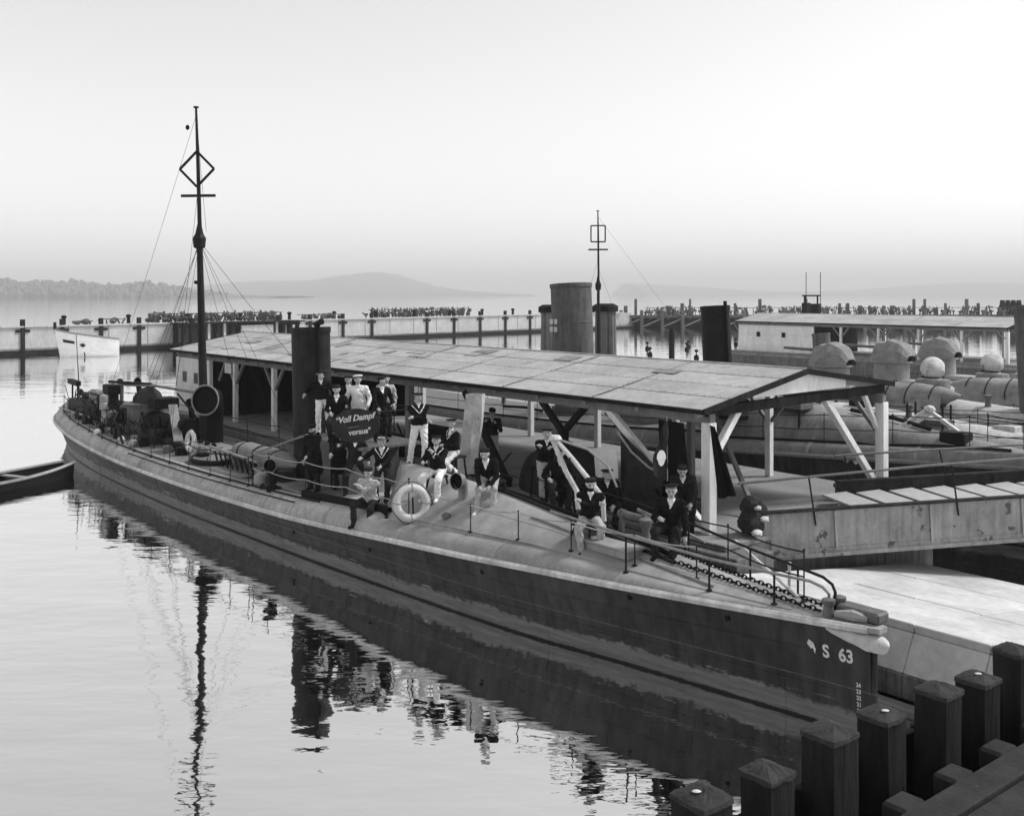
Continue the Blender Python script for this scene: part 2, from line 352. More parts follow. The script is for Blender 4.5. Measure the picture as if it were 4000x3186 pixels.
# dark timber landing stage in front of the wall
def stage():
    q0, q1 = qs(362), qs(600); t = thing('landing_stage', BW(q0, 1, 0), 'dark timber landing stage on piles in front of the breakwater', 'landing stage')
    pm = MB().box(-.22, .22, -.22, .22, -1, 2.9).mesh('pile', 'timber_dark', bevel=.03); pw = MB().box(-.18, .18, -.18, .18, -1, 2.9).mesh('pile_pale', 'wall_stone', bevel=.03)
    n = 15
    for i in range(n + 1):
        for b_ in (.8, 2.6): inst(pw if (i in (3, 5, 12) and b_ > 1) else pm, 'pile', t, BW(lerp(q0, q1, i / n), b_, 0), rbw)
    for i in range(40): 
        if i == 0: plm = MB().box(-.3, .3, -2.2, 1.2, 2.92, 3.05).mesh('deck_plank', 'timber_dark')
        inst(plm, 'deck_plank', t, BW(lerp(q0 - .3, q1 + .3, i / 39), 1.3, 0), rbw)
    MB().fbox(BW, q0 - .5, q1 + .5, 2.35, 2.62, 2.5, 2.9).build('edge_beam', 'timber_dark', t)
    MB().fbox(BW, qs(478), qs(545), 2.9, 3.1, 1.3, 2.6).build('pale_panel', 'wall_stone', t)
    for q in (q0 + 1, q0 + 2.2): MB().bar(BW(q, 3.0, -.6), BW(q, 2.7, 3.6), .5).build('fender_pile', 'timber_dark', t)
stage()
rack('net_heap', qs(330), qs(605), 3.05, 'dark tangled heap of nets and spars on the landing stage', 1, 9, 1.35)
rack('net_heap', qs(645), qs(728), 3.05, 'low dark heap on the breakwater above the black funnel', 2, 5, .8)
rack('net_heap', qs(795), qs(1000), 3.05, 'long row of dark bundles on the breakwater left of the grey funnel', 3, 6, 1.5)
rack('net_heap', qs(230), qs(268), 3.05, 'small dark heap at the left part of the breakwater', 4, 5, .7)
rack('net_heap', qs(170), qs(205), 3.05, 'flat dark pile on the breakwater behind the white launch', 5, 5, .45)
# trestle pier continuing to the right
T0 = Vector((20, 197, 0)); TP = Frame((T0.x, T0.y), (1, .06), (.06, -1)); TL = 105
tp = thing('trestle_pier', T0, 'far timber trestle pier with crossed braces at the right', 'pier')
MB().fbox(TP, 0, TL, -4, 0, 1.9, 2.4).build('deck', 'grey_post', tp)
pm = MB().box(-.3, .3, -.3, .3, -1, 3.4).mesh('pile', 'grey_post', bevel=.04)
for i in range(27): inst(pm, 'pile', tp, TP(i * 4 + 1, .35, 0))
for i in range(26):
    b = MB(); b.bar(TP(i * 4 + 1, .1, .1), TP(i * 4 + 5, .1, 1.8), .25, .25); b.build('brace', 'timber', tp)
MB().fbox(TP, 0, TL, -3, -2.6, -1, 1.9).build('back_wall', 'timber_dark', tp)
# tall mooring posts and stacked casks on the pier
rng = random.Random(5)
dm = {}
for i in range(46):
    x = 2 + i * 2.25 + rng.uniform(-.6, .6); h = rng.choice((1.4, 1.8, 2.2, 2.6, 3.3)); 
    o = inst(pm, 'mooring_post', tp, TP(x, rng.uniform(-3.6, -.6), 1.6 + h * .25), 0, (rng.uniform(.5, 1.2), .8, h / 3.6))
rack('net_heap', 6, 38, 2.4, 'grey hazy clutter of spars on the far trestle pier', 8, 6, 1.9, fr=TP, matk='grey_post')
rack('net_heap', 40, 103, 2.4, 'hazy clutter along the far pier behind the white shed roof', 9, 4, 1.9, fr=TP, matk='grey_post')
for gi, x in enumerate((79.5, 85.5)):
    t = thing('cask_stack', TP(x, -1.5, 2.4), ('left' if gi == 0 else 'right') + ' of the two dark upright cask groups on the far pier', 'casks', 'cask groups on the far pier')
    for k in range(4): 
        b = MB(); b.lathe([(.42, 0), (.55, 1.1), (.55, 1.8), (.42, 2.9)], TP(x + k * 1.12 - 1.7, -1.5, 2.4), n=10); b.build('cask', 'timber_dark', t, smooth=True)
# pile dolphins in the basin
def dolphin(x, y, h, label, n=7, r=.55):
    t = thing('dolphin', (x, y, 0), label, 'dolphin', 'pile dolphins in the basin')
    for i in range(n):
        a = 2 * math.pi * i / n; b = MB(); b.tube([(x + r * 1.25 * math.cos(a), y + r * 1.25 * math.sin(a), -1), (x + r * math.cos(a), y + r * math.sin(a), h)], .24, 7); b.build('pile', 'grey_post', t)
    b = MB(); b.lathe([(r + .38, 0), (r + .38, .35), (r + .1, .5)], (x, y, h - .1), n=14); b.build('cap', 'timber_dark', t)
dolphin(2.5, 66, 5.35, 'pile dolphin half hidden by the left side of the grey funnel', r=.42)
dolphin(5.75, 63, 5.45, 'dark pile dolphin just right of the grey funnel', r=.42)
for i, (x, y) in enumerate(((14.6, 108), (15.9, 120), (18.6, 103), (20.2, 118), (21.4, 124), (22.9, 116), (28.5, 130))):
    b = MB(); b.lathe([(.1, -.3), (.25, -.1), (.28, .12), (.2, .28), (.06, .36), (.05, .6)], (x, y, 0), n=10); b.ell((x, y, .72), .2, .2, .16, 8, 5)
    b.build('mooring_buoy', 'black_iron', smooth=True, base=(x, y, 0), label=['leftmost dark buoy floating beyond the shed roof', 'second buoy from the left beyond the shed roof', 'third buoy from the left, nearest to the pole', 'buoy just right of the thin pole', 'buoy further out, right of the thin pole', 'fourth buoy right of the grey funnel group, before the black funnel', 'far lone buoy left of the black ribbed funnel'][i], cat='buoy', group='buoys in the basin')
b = MB(); b.tube([(12.2, 78, -1), (12.2, 78, 3.6)], .22, 8); b.lathe([(.24, 0), (.12, .25)], (12.2, 78, 3.58), n=8); b.build('mooring_pole', 'timber_dark', base=(12.2, 78, 0), label='single thin dark pole standing in the bright basin', cat='pole')

# ------------------------------------------------------------------ torpedo boats
L_ = 40.2
def stf(s): return s if s < 30 else 30 + (s - 30) * 1.55
WX = [0, .9, 4.3, 6.9, 13, 17.2, 22.6, 30, 34.65, 37.75, 39.6, 40.2]; WY = [.02, .1, .62, 1.08, 1.58, 1.8, 2.0, 1.9, 1.45, .8, .25, .03]
RX = [0, .9, 3.7, 6.9, 8.3, 13, 17, 22, 28, 33.1, 37, 39.3, 40.23]; RY = [.1, .32, .92, 1.4, 1.58, 1.93, 2.1, 2.22, 2.2, 1.95, 1.45, .75, .12]
ZX = [0, 3.7, 8.3, 15.4, 25.7, 32.5, 40.2]; ZY = [1.6, 1.48, 1.3, .99, .85, .95, 1.2]
CX = [0, 1, 4, 8, 11, 13.5]; CY = [.05, .12, .42, .9, 1.2, 1.38]        # turtle crest above the rail
def hw(s): return max(.015, smooth_interp(WX, WY, s))
def hr(s): return max(.02, smooth_interp(RX, RY, s))
def zr(s): return smooth_interp(ZX, ZY, s)
def hb(s, z):
    k = max(0., z) / zr(s); return hw(s) + (hr(s) - hw(s)) * k ** 1.35 if z >= 0 else hw(s) * max(.1, 1 + z * .6)
DOME = False                                             # high rounded turtle back of the other boats
def deckz(s, t):
    r = hr(s); q = min(1., abs(t) / r); z0 = zr(s)
    qq = (math.sqrt(q * q + .012) - .11) / .896; C_ = smooth_interp(CX, CY, min(s, 13.5)); ro = min(.3, C_ * .42); tur = z0 + ro * math.sqrt(max(0, 1 - ((q - .76) / .24) ** 2)) if q > .76 else z0 + ro + (C_ - ro) * (.9 * (1 - qq / .77) + .1 * math.sqrt(max(0, 1 - (qq / .78) ** 2)))
    if DOME: tur = z0 + .1 + (smooth_interp(CX, CY, min(s, 13.5)) * 1.05) * max(0, 1 - min(1, q * 1.28) ** 2.6) ** .5 if q < .78 else z0 + .28 * math.sqrt(max(0, 1 - ((q - .78) / .22) ** 2))
    e = min(.5, r * .6); inn = r - e
    fl = z0 + .42 * (math.sqrt(max(0, 1 - ((abs(t) - inn) / e) ** 2)) if abs(t) > inn else 1) + .05 * (1 - q * q)
    sb = 10.9 + 1.7 * max(0., 1 - abs(t) / 1.3)
    return lerp(tur, fl, sm((s - sb) / .3))
SS = sorted(set([round(x, 3) for x in list(np.linspace(0, 2, 9)) + list(np.linspace(2, 10.6, 30)) + list(np.linspace(10.6, 13.4, 29)) + list(np.linspace(13.4, 33, 44)) + list(np.linspace(33, 37, 9)) + list(np.linspace(37, 40.2, 16))]))
def boat_shell(fr, root, hullm='hull', turtm='turtle', deckm='deck', gunm='gunwale', railm='rail_pale', lite=False):
    st = SS if not lite else SS[::2] + ([SS[-1]] if SS[-1] not in SS[::2] else [])
    b = MB(); zk = [-.9, -.4, 0, .12, .25, .4, .55, .7, .82, .92, 1.0]
    for sg in (-1, 1):
        P = []
        for s in st:
            z1 = zr(s); P.append([fr(s, sg * hb(s, (zz if zz < 0 else zz * z1)), (zz if zz < 0 else zz * z1)) for zz in zk])
        b.grid(P)
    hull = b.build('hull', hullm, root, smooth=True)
    qs_ = [-1, -.985, -.96, -.93, -.89, -.85, -.81, -.77, -.72, -.66, -.58, -.5, -.4, -.3, -.2, -.1, 0]; qs_ = qs_ + [-q for q in qs_[-2::-1]]
    f1 = [s for s in st if s <= 13.4]; f2 = [s for s in st if s >= 13.39]
    if f2[0] > f1[-1]: f1.append(f2[0])
    for nm, lst, mm in (('turtle_deck', f1, turtm), ('main_deck', f2, deckm)):
        b = MB(); P = []
        for s in lst: P.append([fr(s, q * hr(s), deckz(s, q * hr(s))) for q in qs_])
        b.grid(P)
        if nm == 'main_deck':                              # rounded gunwale plates keep the lighter paint
            nv = len(qs_)
            for k, fc in enumerate(b.f):
                j = k % (nv - 1); b.m[k] = 1 if abs(qs_[j] + qs_[j + 1]) / 2 > .76 else 0
            b.build(nm, [deckm, gunm], root, smooth=True)
        else: b.build(nm, turtm, root, smooth=True)
    for sg in (-1, 1):
        pts = [fr(s, sg * (hr(s) + .03), zr(s) + .0) for s in st]
        b = MB(); b.tube(pts, .065, 6); b.build('rubbing_rail', railm, root, smooth=True)
    return hull
def raked_funnel(fr, root, s, t, z0, z1, la, lb, rake, matk, name='funnel', pipe=None, marks=None, base=True):
    ax = (fr(s + rake, t, z1) - fr(s, t, z0)); h = ax.length; axn = ax.normalized()
    b = MB(); n = 26
    prof = [(1.14, 0), (1.14, .42), (1.0, .44), (1.0, h - .16), (1.04, h - .15), (1.04, h), (.94, h), (.94, h - 1.2)] if base else [(1.0, 0), (1.0, h - .16), (1.04, h - .15), (1.04, h), (.94, h), (.94, h - 1.2)]
    b.lathe(prof, fr(s, t, z0), axn, n, la, lb, xd=fr.d, caps=False); o = b.build(name, matk, root, smooth=True)
    for k in (.36, .7):
        b = MB(); b.lathe([(1.0, 0), (1.012, .01), (1.012, .05), (1.0, .06)], fr(s, t, z0) + axn * (h * k), axn, n, la, lb, xd=fr.d, caps=False); b.build('band', matk, o, smooth=True)
    return o
def cowl(fr, root, s, t, z0, h, r, face, matk='dark_paint', inner='black_iron', name='ventilator', parent_part=None):
    """cowl ventilator: stem, bell mouth and dark throat"""
    fv = fr.vec(face[0], face[1], 0).normalized(); base = fr(s, t, z0); b = MB()
    pts = [base, base + Vector((0, 0, h * .6)), base + Vector((0, 0, h * .8)) + fv * r * .15, base + Vector((0, 0, h)) + fv * r * .6, base + Vector((0, 0, h * 1.02)) + fv * r * 1.3]
    b.tube(pts, [r * .62, r * .62, r * .72, r * .95, r * 1.05], 14, caps=False); st = b.build(name, matk, root, smooth=True)
    b = MB(); b.lathe([(r * .98, 0), (r * .9, -.12), (.01, -.14)], pts[-1], (pts[-1] - pts[-2]).normalized(), 14, caps=False); b.build('throat', inner, st, smooth=True)
    b = MB(); b.torus(pts[-1], pts[-1] - pts[-2], r * 1.04, r * .06, 20, 6); b.build('rim', 'grey_paint', st, smooth=True)
    return st
STAN = MB(); STAN.tube([(0, 0, -.03), (0, 0, .78)], .012, 6); STAN.ell((0, 0, .79), .022, .022, .022, 6, 4); STAN.lathe([(.05, -.03), (.05, .015)], (0, 0, 0), n=8); STANM = STAN.mesh('stanchion', 'dark_paint')
def railing(fr, root, ss, inset, sg=-1, h=.76, sag=.04, matk='rope_dark', lower=True, skip=()):
    pts = [fr(s, sg * (hr(s) - inset), deckz(s, hr(s) - inset)) for s in ss]
    for i, p in enumerate(pts):
        if i not in skip: inst(STANM, 'stanchion', root, p, 0, (1, 1, h / .76))
    for hh in ((h, h * .5) if lower else (h,)):
        b = MB(); path = []
        for i in range(len(pts) - 1):
            for k in range(5):
                q = lerp(pts[i], pts[i + 1], k / 5); path.append(q + Vector((0, 0, hh - sag * 4 * (k / 5) * (1 - k / 5))))
        path.append(pts[-1] + Vector((0, 0, hh))); b.tube(path, .014, 5); b.build('guard_rope', matk, root)
def mast(fr, root, s, t, z0, z1, rake, r0, sign, yard_z, sign_z, sw, stays, joint=None, matk='dark_paint', yaw=(0.45, .9)):
    top = fr(s + rake, t, z1); bot = fr(s, t, z0); m = MB(); j = joint or lerp(z0, z1, .55); pj = lerp(bot, top, (j - z0) / (z1 - z0))
    def at(z): return lerp(bot, top, (z - z0) / (z1 - z0))
    m.tube([bot, lerp(bot, pj, .5), pj + Vector((0, 0, .25))], [r0, r0 * .85, r0 * .6], 10); lo = m.build('mast', matk, root, smooth=True)
    m = MB(); off = fr.vec(-.1, 0, 0); m.tube([pj - Vector((0, 0, .6)) + off, at(sign_z) + off * .5, top], [r0 * .5, r0 * .42, r0 * .25], 8); m.build('topmast', matk, lo, smooth=True)
    m = MB(); m.lathe([(r0 * .2, -.4), (r0 * 1.25, -.3), (r0 * 1.45, 0), (r0 * .9, .15), (r0 * .4, .5)], pj, n=10); m.build('mast_cap', matk, lo)
    m = MB(); m.lathe([(.09, 0), (.09, .05)], top, n=10); m.build('truck', matk, lo)
    yv = Vector((yaw[1], -yaw[0] * .2, 0)).normalized()
    m = MB(); m.bar(at(yard_z) - yv * sw, at(yard_z) + yv * sw, .07, .09); m.build('yard', matk, lo)
    c = at(sign_z) + Vector((0, -.08, 0))
    if sign == 'diamond': cs = [c + Vector((0, 0, sw)), c + yv * sw, c - Vector((0, 0, sw)), c - yv * sw]
    else: cs = [c + yv * sw * k * .72 + Vector((0, 0, q * sw * .82)) for k, q in ((-1, 1), (1, 1), (1, -1), (-1, -1))]
    sgp = thing_part = None
    m = MB(); 
    for i in range(4): m.bar(cs[i], cs[(i + 1) % 4], .075, .06, up=(0, 1, 0))
    m.build('topmark', matk, lo)
    for (a, za, q) in stays:
        m = MB(); m.tube([at(za), lerp(at(za), q, .5) - Vector((0, 0, .05)), q], .007, 4); m.build('stay', 'rope_dark', lo)
    return lo

# ------------------------------------------------------------------ the near boat, number S 63
S63 = thing('torpedo_boat', F(18, 0, 0), 'dark long torpedo boat numbered S 63, crowded with sailors, nearest', 'torpedo boat')
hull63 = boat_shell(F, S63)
def part(b, name, m, parent=S63, **k): return b.build(name, m, parent, **k)
# plate seams on the rounded gunwale
for s in list(np.arange(4.2, 39, 2.9)):
    b = MB(); rr = hr(s); ts = [-rr * math.sin(R(a)) for a in np.linspace(90, 35 if s < 11 else 55, 12)]
    lo = [F(s, t, deckz(s, t) + .008) for t in ts]; hi = [F(s + .07, t * hr(s + .07) / rr, deckz(s + .07, t * hr(s + .07) / rr) + .008) for t in ts]
    b.grid([lo, hi]); part(b, 'seam_strip', 'gunwale')
# spray strake along the rounded gunwale aft
b = MB(); b.tube([F(s, -(hr(s) - .33), deckz(s, hr(s) - .33) + .02) for s in np.linspace(13.6, 38.5, 70)], .028, 6); part(b, 'deck_edge_bar', 'dark_paint')
b = MB(); b.tube([F(s, -(hr(s) - .17), deckz(s, hr(s) - .17) + .01) for s in np.linspace(14.5, 26, 40)], .02, 6); part(b, 'jack_rail', 'dark_paint')
# dark step coaming along the port side of the well
b = MB(); P = []
for s in np.linspace(10.95, 14.6, 14):
    t = -(hr(s) - .46); z = deckz(s, t); P.append([F(s, t - .05, z - .05), F(s, t - .05, z + .15), F(s, t + .06, z + .15), F(s, t + .06, z - .05)])
b.grid(P); part(b, 'coaming', 'black_iron')
# lap seams of the side plating: two strakes and staggered butts
for fz in (.36, .70):
    b = MB(); st_ = [x for x in SS if .3 < x < 39]
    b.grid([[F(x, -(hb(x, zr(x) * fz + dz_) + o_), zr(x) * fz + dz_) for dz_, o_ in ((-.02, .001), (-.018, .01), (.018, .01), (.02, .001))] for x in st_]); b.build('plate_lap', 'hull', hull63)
for k, x in enumerate(np.arange(1.4, 39, 1.55)):
    f0, f1 = ((.04, .36), (.36, .70), (.70, .97))[k % 3]; b = MB()
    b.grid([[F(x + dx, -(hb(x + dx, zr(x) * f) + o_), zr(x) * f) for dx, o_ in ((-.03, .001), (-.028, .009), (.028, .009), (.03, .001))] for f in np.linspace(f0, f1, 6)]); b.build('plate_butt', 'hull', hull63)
for x, zf in ((2.2, .86), (4.0, .88), (7.5, .8), (11.2, .7), (14.5, .62)):
    b = MB(); c = F(x, -(hb(x, zr(x) * zf) + .005), zr(x) * zf); b.lathe([(.05, -.02), (.05, .012), (.03, .015)], c, -F.p, 10); b.build('scupper', 'black_iron', hull63)
# stem details: bow tube door, fairlead shelf, canvas fender
b = MB(); b.tube([F(-.02, 0, zz) for zz in (-.6, .2, 1.0, 1.5)], .045, 8); part(b, 'stem_bar', 'hull')
b = MB(); P = []
for s in np.linspace(-.16, 1.6, 12):
    w = max(.06, hr(max(0, s)) + .07) if s > -.05 else .1; P.append([F(s, -w, zr(max(0, s)) - .03), F(s, -w, zr(max(0, s)) + .045), F(s, w, zr(max(0, s)) + .045), F(s, w, zr(max(0, s)) - .03)])
b.grid(P); b.add([P[0][0], P[0][1], P[0][2], P[0][3]], [(0, 1, 2, 3)]); part(b, 'bow_shelf', 'gunwale')
b = MB(); b.fbox(F, -.08, .62, .0, .30, zr(0) + .05, zr(0) + .21); part(b, 'tube_door', 'mid_paint', bevel=.03)
b = MB(); b.tube([F(.55, -.12, zr(0) + .1), F(.3, -.05, zr(0) + .12), F(.1, .02, zr(0) + .1)], [.05, .09, .05], 8); part(b, 'mooring_bight', 'rope')
for st_, tt in ((.66, -.12), (.66, .16)):
    b = MB(); b.lathe([(.09, 0), (.07, .16), (.1, .2), (.1, .26), (.05, .28)], F(st_, tt, deckz(st_, tt) - .02), n=10); part(b, 'bollard', 'mid_paint', smooth=True)
# bow hand rail: bent pipe rising aft
def brail(sg):
    pts = [F(.68, sg * .06, deckz(.68, 0)), F(.68, sg * .08, deckz(.68, 0) + .28), F(.76, sg * .12, deckz(.7, 0) + .37), F(.95, sg * .17, deckz(.9, 0) + .42), F(1.5, sg * .3, 2.12), F(2.6, sg * .52, 2.16), F(4.2, sg * .8, 2.28), F(6.0, sg * .95, 2.42)]
    b = MB(); b.tube(pts, .024, 7); part(b, 'bow_rail', 'grey_paint' if sg < 0 else 'dark_paint')
    for s, t in ((1.5, .3), (2.6, .52), (4.2, .8)):
        b = MB(); b.tube([F(s, sg * t, deckz(s, t) - .02), F(s, sg * t, 2.12 + (s - 1.5) * .055)], .018, 6); b.lathe([(.05, 0), (.05, .02)], F(s, sg * t, deckz(s, t)), n=8); part(b, 'rail_stanchion', 'dark_paint')
brail(-1); brail(1)
b = MB(); b.tube([F(3.1, .75, 2.16), F(1.35, .1, deckz(1.35, .1) + .03)], .03, 7); part(b, 'raking_strut', 'white_paint')
b = MB(); b.tube([F(1.75, .42, deckz(1.75, .42) - .02), F(1.75, .42, deckz(1.75, .42) + .46)], .026, 7); b.ell(F(1.75, .42, deckz(1.75, .42) + .48), .045, .045, .03, 8, 5); part(b, 'jack_post', 'white_paint')
# anchor chains along the foredeck: links
lk = MB(); lk.torus((0, 0, 0), (0, 0, 1), .04, .013, 10, 5); lkm = lk.mesh('chain_link', 'black_iron', smooth=True)
for t0, t1, s0, s1 in ((-.12, -.22, .85, 4.6), (.14, .3, .85, 4.2)):
    n = int((s1 - s0) / .085)
    for i in range(n):
        s = lerp(s0, s1, i / n); t = lerp(t0, t1, i / n) + .01 * math.sin(i * 1.3)
        o = inst(lkm, 'chain_link', S63, F(s, t, deckz(s, t) + .03), math.atan2(F.d.y, F.d.x), (1.35, .9, 1)); o.rotation_euler = (R(90) if i % 2 else R(12), 0, math.atan2(F.d.y, F.d.x))
# hoses and spars lying along the turtle deck
for t0, t1, z_, r_, s0, s1, m_ in ((-.22, .05, .03, .035, 3.6, 9.4, 'rope_dark'), (-.05, .32, .04, .045, 3.9, 9.6, 'black_iron'), (-.42, -.4, .02, .02, 2.6, 7.2, 'grey_paint')):
    b = MB(); b.tube([F(s, lerp(t0, t1, (s - s0) / (s1 - s0)), deckz(s, lerp(t0, t1, (s - s0) / (s1 - s0))) + z_) for s in np.linspace(s0, s1, 24)], r_, 7); part(b, 'deck_hose', m_)
# deck locker and plank step on the turtle deck
b = MB(); b.fbox(F, 4.35, 5.65, -.62, -.22, 1.78, 1.93); part(b, 'deck_locker', 'turtle', bevel=.02)
b = MB(); b.fbox(F, 4.3, 5.7, -.66, -.2, 1.935, 1.965); part(b, 'locker_lid', 'turtle')
# breakwater step / windlass aft of the foredeck
b = MB(); c = F(4.9, .42, deckz(4.9, .42)); b.lathe([(.12, 0), (.09, .1), (.07, .25), (.13, .38), (.13, .42), (.04, .46)], c, n=12); part(b, 'capstan', 'mid_paint', smooth=True)
for s in (5.05, 5.65):
    b = MB(); b.bar(F(s, .55, deckz(s, .55) - .05), F(s, .55, 2.32), .07); b.bar(F(s, .55, 2.3), F(s - .02, 1.0, 2.1), .06); part(b, 'windlass_frame', 'mid_paint')
b = MB(); b.tube([F(4.95, .58, 2.22), F(5.75, .58, 2.22)], .07, 10); part(b, 'windlass_drum', 'mid_paint')
b = MB(); b.bar(F(3.95, .95, 1.95), F(5.5, .82, 2.3), .06, .05); part(b, 'davit_bar', 'grey_paint')
# mushroom vent on the gunwale and pear shaped cowl on the turtle deck
b = MB(); c = F(9.2, -1.05, deckz(9.2, 1.05) - .03); b.lathe([(.06, 0), (.06, .05), (.1, .06), (.1, .09), (.075, .13), (.03, .155)], c, n=14); part(b, 'mushroom_vent', 'mid_paint', smooth=True)
cowl(F, S63, 9.35, -.5, deckz(9.35, -.5) - .05, .42, .17, (-.2, -.9), 'grey_paint')
# life-ring bracket stanchions are part of the railing
railing(F, S63, [3.0, 4.2, 5.6, 6.9, 8.2], .42, -1, .52, .05, 'rope', False)
railing(F, S63, [10.2, 11.0, 12.6, 14.4, 16.3, 17.2], .42, -1, .85, .05, 'rope', True, skip=(2,))
railing(F, S63, [17.2, 18.3, 19.6, 21.1, 22.6, 24.2, 25.8, 27.6, 29.4, 31.2, 33.0, 34.8, 36.6], .30, -1, .72, .06, 'rope_dark', False)
railing(F, S63, [1.2, 3, 5, 7, 9, 11, 13, 15.5, 18, 20.5, 23, 25.5, 28, 30.5, 33, 35.5, 38], .35, 1, .76, .05, 'rope_dark', True)
# conning tower, bridge platform and its front
b = MB(); b.lathe([(.5, 0), (.5, 1.12), (.54, 1.14), (.54, 1.18)], F(14.0, -.1, 1.42), n=28, sx=1.0, sy=1.0); part(b, 'conning_tower', 'grey_paint', smooth=True)
for a in (200, 235, 270, 305):
    q = F(14.0, -.1, 2.05) + Vector((math.cos(R(a)) * .5, math.sin(R(a)) * .5, 0)); b = MB(); b.lathe([(.045, -.02), (.045, .02)], q, (math.cos(R(a)), math.sin(R(a)), 0), 10); part(b, 'sight_port', 'black_iron')
b = MB(); b.fbox(F, 13.5, 16.5, -.6, 1.25, 2.6, 2.66); part(b, 'bridge_platform', 'mid_paint')
for s in (14.9, 16.2):
    for t in (-.6, 1.1): b = MB(); b.tube([F(s, t, 1.4), F(s, t, 2.6)], .03, 6); part(b, 'platform_post', 'dark_paint')
b = MB(); b.fbox(F, 14.4, 16.3, -.2, 1.1, 1.4, 2.55); part(b, 'chart_house', 'mid_paint', bevel=.03)
for s, t in ((13.55, -.55), (14.4, -.55), (13.55, 1.2), (14.8, 1.2), (16.35, 1.2)):
    b = MB(); b.tube([F(s, t, 2.64), F(s, t, 3.5)], .018, 6); part(b, 'platform_stanchion', 'dark_paint')
b = MB(); b.tube([F(14.4, -.55, 3.5), F(13.55, -.55, 3.5), F(13.55, 1.2, 3.5), F(16.35, 1.2, 3.5)], .018, 6); part(b, 'platform_rail', 'dark_paint')
# funnel with escape pipe and whistle
fu = raked_funnel(F, S63, 17.1, .05, 1.35, 5.5, .62, .5, .18, 'funnel')
b = MB(); pp = [F(16.36, -.2, 1.5), F(16.42, -.2, 5.35), F(16.42, -.2, 5.62)]; b.tube(pp, [.06, .06, .085], 8); part(b, 'steam_pipe', 'black_iron', fu, smooth=True)
b = MB(); b.tube([F(16.55, -.2, 5.6), F(16.15, -.22, 5.68)], [.06, .09], 8); part(b, 'whistle', 'black_iron', fu)
cowl(F, S63, 18.25, .85, 1.35, .9, .27, (-.5, -.8))
# covered collapsible boat lashed on deck
b = MB(); P = []
for i in range(18):
    k = i / 17; s = 16.9 + k * 4.1; w = .34 * (1 - abs(2 * k - 1) ** 3.2) ** .7 + .03; P.append([F(s, .1 - .75 + .1 + w * math.cos(a) * 1.0, 1.78 + w * .85 * math.sin(a) + .02 * math.sin(9 * k)) for a in np.linspace(0, 2 * math.pi, 15)])
b.grid(P); cb = part(b, 'covered_boat', 'canvas', smooth=True)
for k in (.25, .5, .76):
    s = 16.9 + k * 4.1; w = .34 * (1 - abs(2 * k - 1) ** 3.2) ** .7 + .045
    b = MB(); b.tube([F(s + .03 * math.sin(3 * a), -.55 + w * math.cos(a), 1.78 + w * .85 * math.sin(a)) for a in np.linspace(0, 2 * math.pi, 19)], .02, 5); part(b, 'lashing', 'rope_dark', cb)
for s in (17.6, 20.2): b = MB(); b.fbox(F, s - .05, s + .05, -.95, -.2, 1.32, 1.56); part(b, 'chock', 'timber', cb)
b = MB(); b.bar(F(19.2, -1.15, 1.75), F(16.6, -.4, 2.65), .05, .05); part(b, 'oar_shaft', 'timber')
# torpedo loading rack: two rails with bars, bent foot
for s in np.linspace(18.1, 20.9, 9): b = MB(); b.bar(F(s, -1.2, 1.78), F(s, -1.08, 1.3), .045); part(b, 'rack_bar', 'dark_paint')
b = MB(); b.bar(F(17.9, -1.22, 1.82), F(21.4, -1.18, 1.86), .07, .05); part(b, 'rack_rail', 'grey_paint')
b = MB(); b.tube([F(18.1, -1.2, 1.75), F(18.0, -1.35, 1.42), F(18.3, -1.6, 1.33), F(19.2, -1.62, 1.33)], .03, 6); part(b, 'rack_foot', 'dark_paint')
# turntable ring rail of the torpedo tube
b = MB(); b.lathe([(.78, 0), (.8, .03), (.8, .12), (.72, .13), (.7, .1), (.7, 0)], F(21.6, -1.0, 1.36), n=30, sx=1.15, sy=.75, xd=F.d, caps=False); part(b, 'turntable_ring', 'dark_paint', smooth=True)
b = MB(); b.lathe([(.7, 0), (.68, .03)], F(21.6, -1.0, 1.43), n=30, sx=1.15, sy=.75, xd=F.d); part(b, 'turntable_plate', 'deck')
# small cowl and pale drum by the well, chain heap
cowl(F, S63, 16.7, -1.35, 1.3, .62, .17, (-.6, -.6))
b = MB(); b.lathe([(.16, 0), (.18, .1), (.18, .32), (.1, .4)], F(17.0, -1.55, 1.3), n=14); part(b, 'pale_drum', 'turtle', smooth=True)
b = MB()
for i in range(26): b.torus(F(16.2 + random.uniform(-.3, .3), -1.62 + random.uniform(-.15, .15), 1.34 + random.uniform(0, .12)), (random.uniform(-1, 1), random.uniform(-1, 1), .6), .06, .02, 8, 4)
part(b, 'chain_heap', 'black_iron')
b = MB(); b.fbox(F, 14.9, 16.3, -1.5, -.7, 1.36, 1.5); part(b, 'deck_hatch', 'deck', bevel=.03)
b = MB(); b.fbox(F, 22.6, 24.6, -.75, .3, 1.28, 1.55); part(b, 'engine_hatch', 'grey_paint', bevel=.03)
for s in np.linspace(22.8, 24.4, 4):
    b = MB(); b.fbox(F, s - .16, s + .16, -.72, -.2, 1.555, 1.6); part(b, 'hatch_lid', 'grey_paint')
    b = MB(); b.ell(F(s, -.45, 1.64), .12, .09, .09, 8, 5, fr=F); part(b, 'hatch_bucket', 'black_iron')
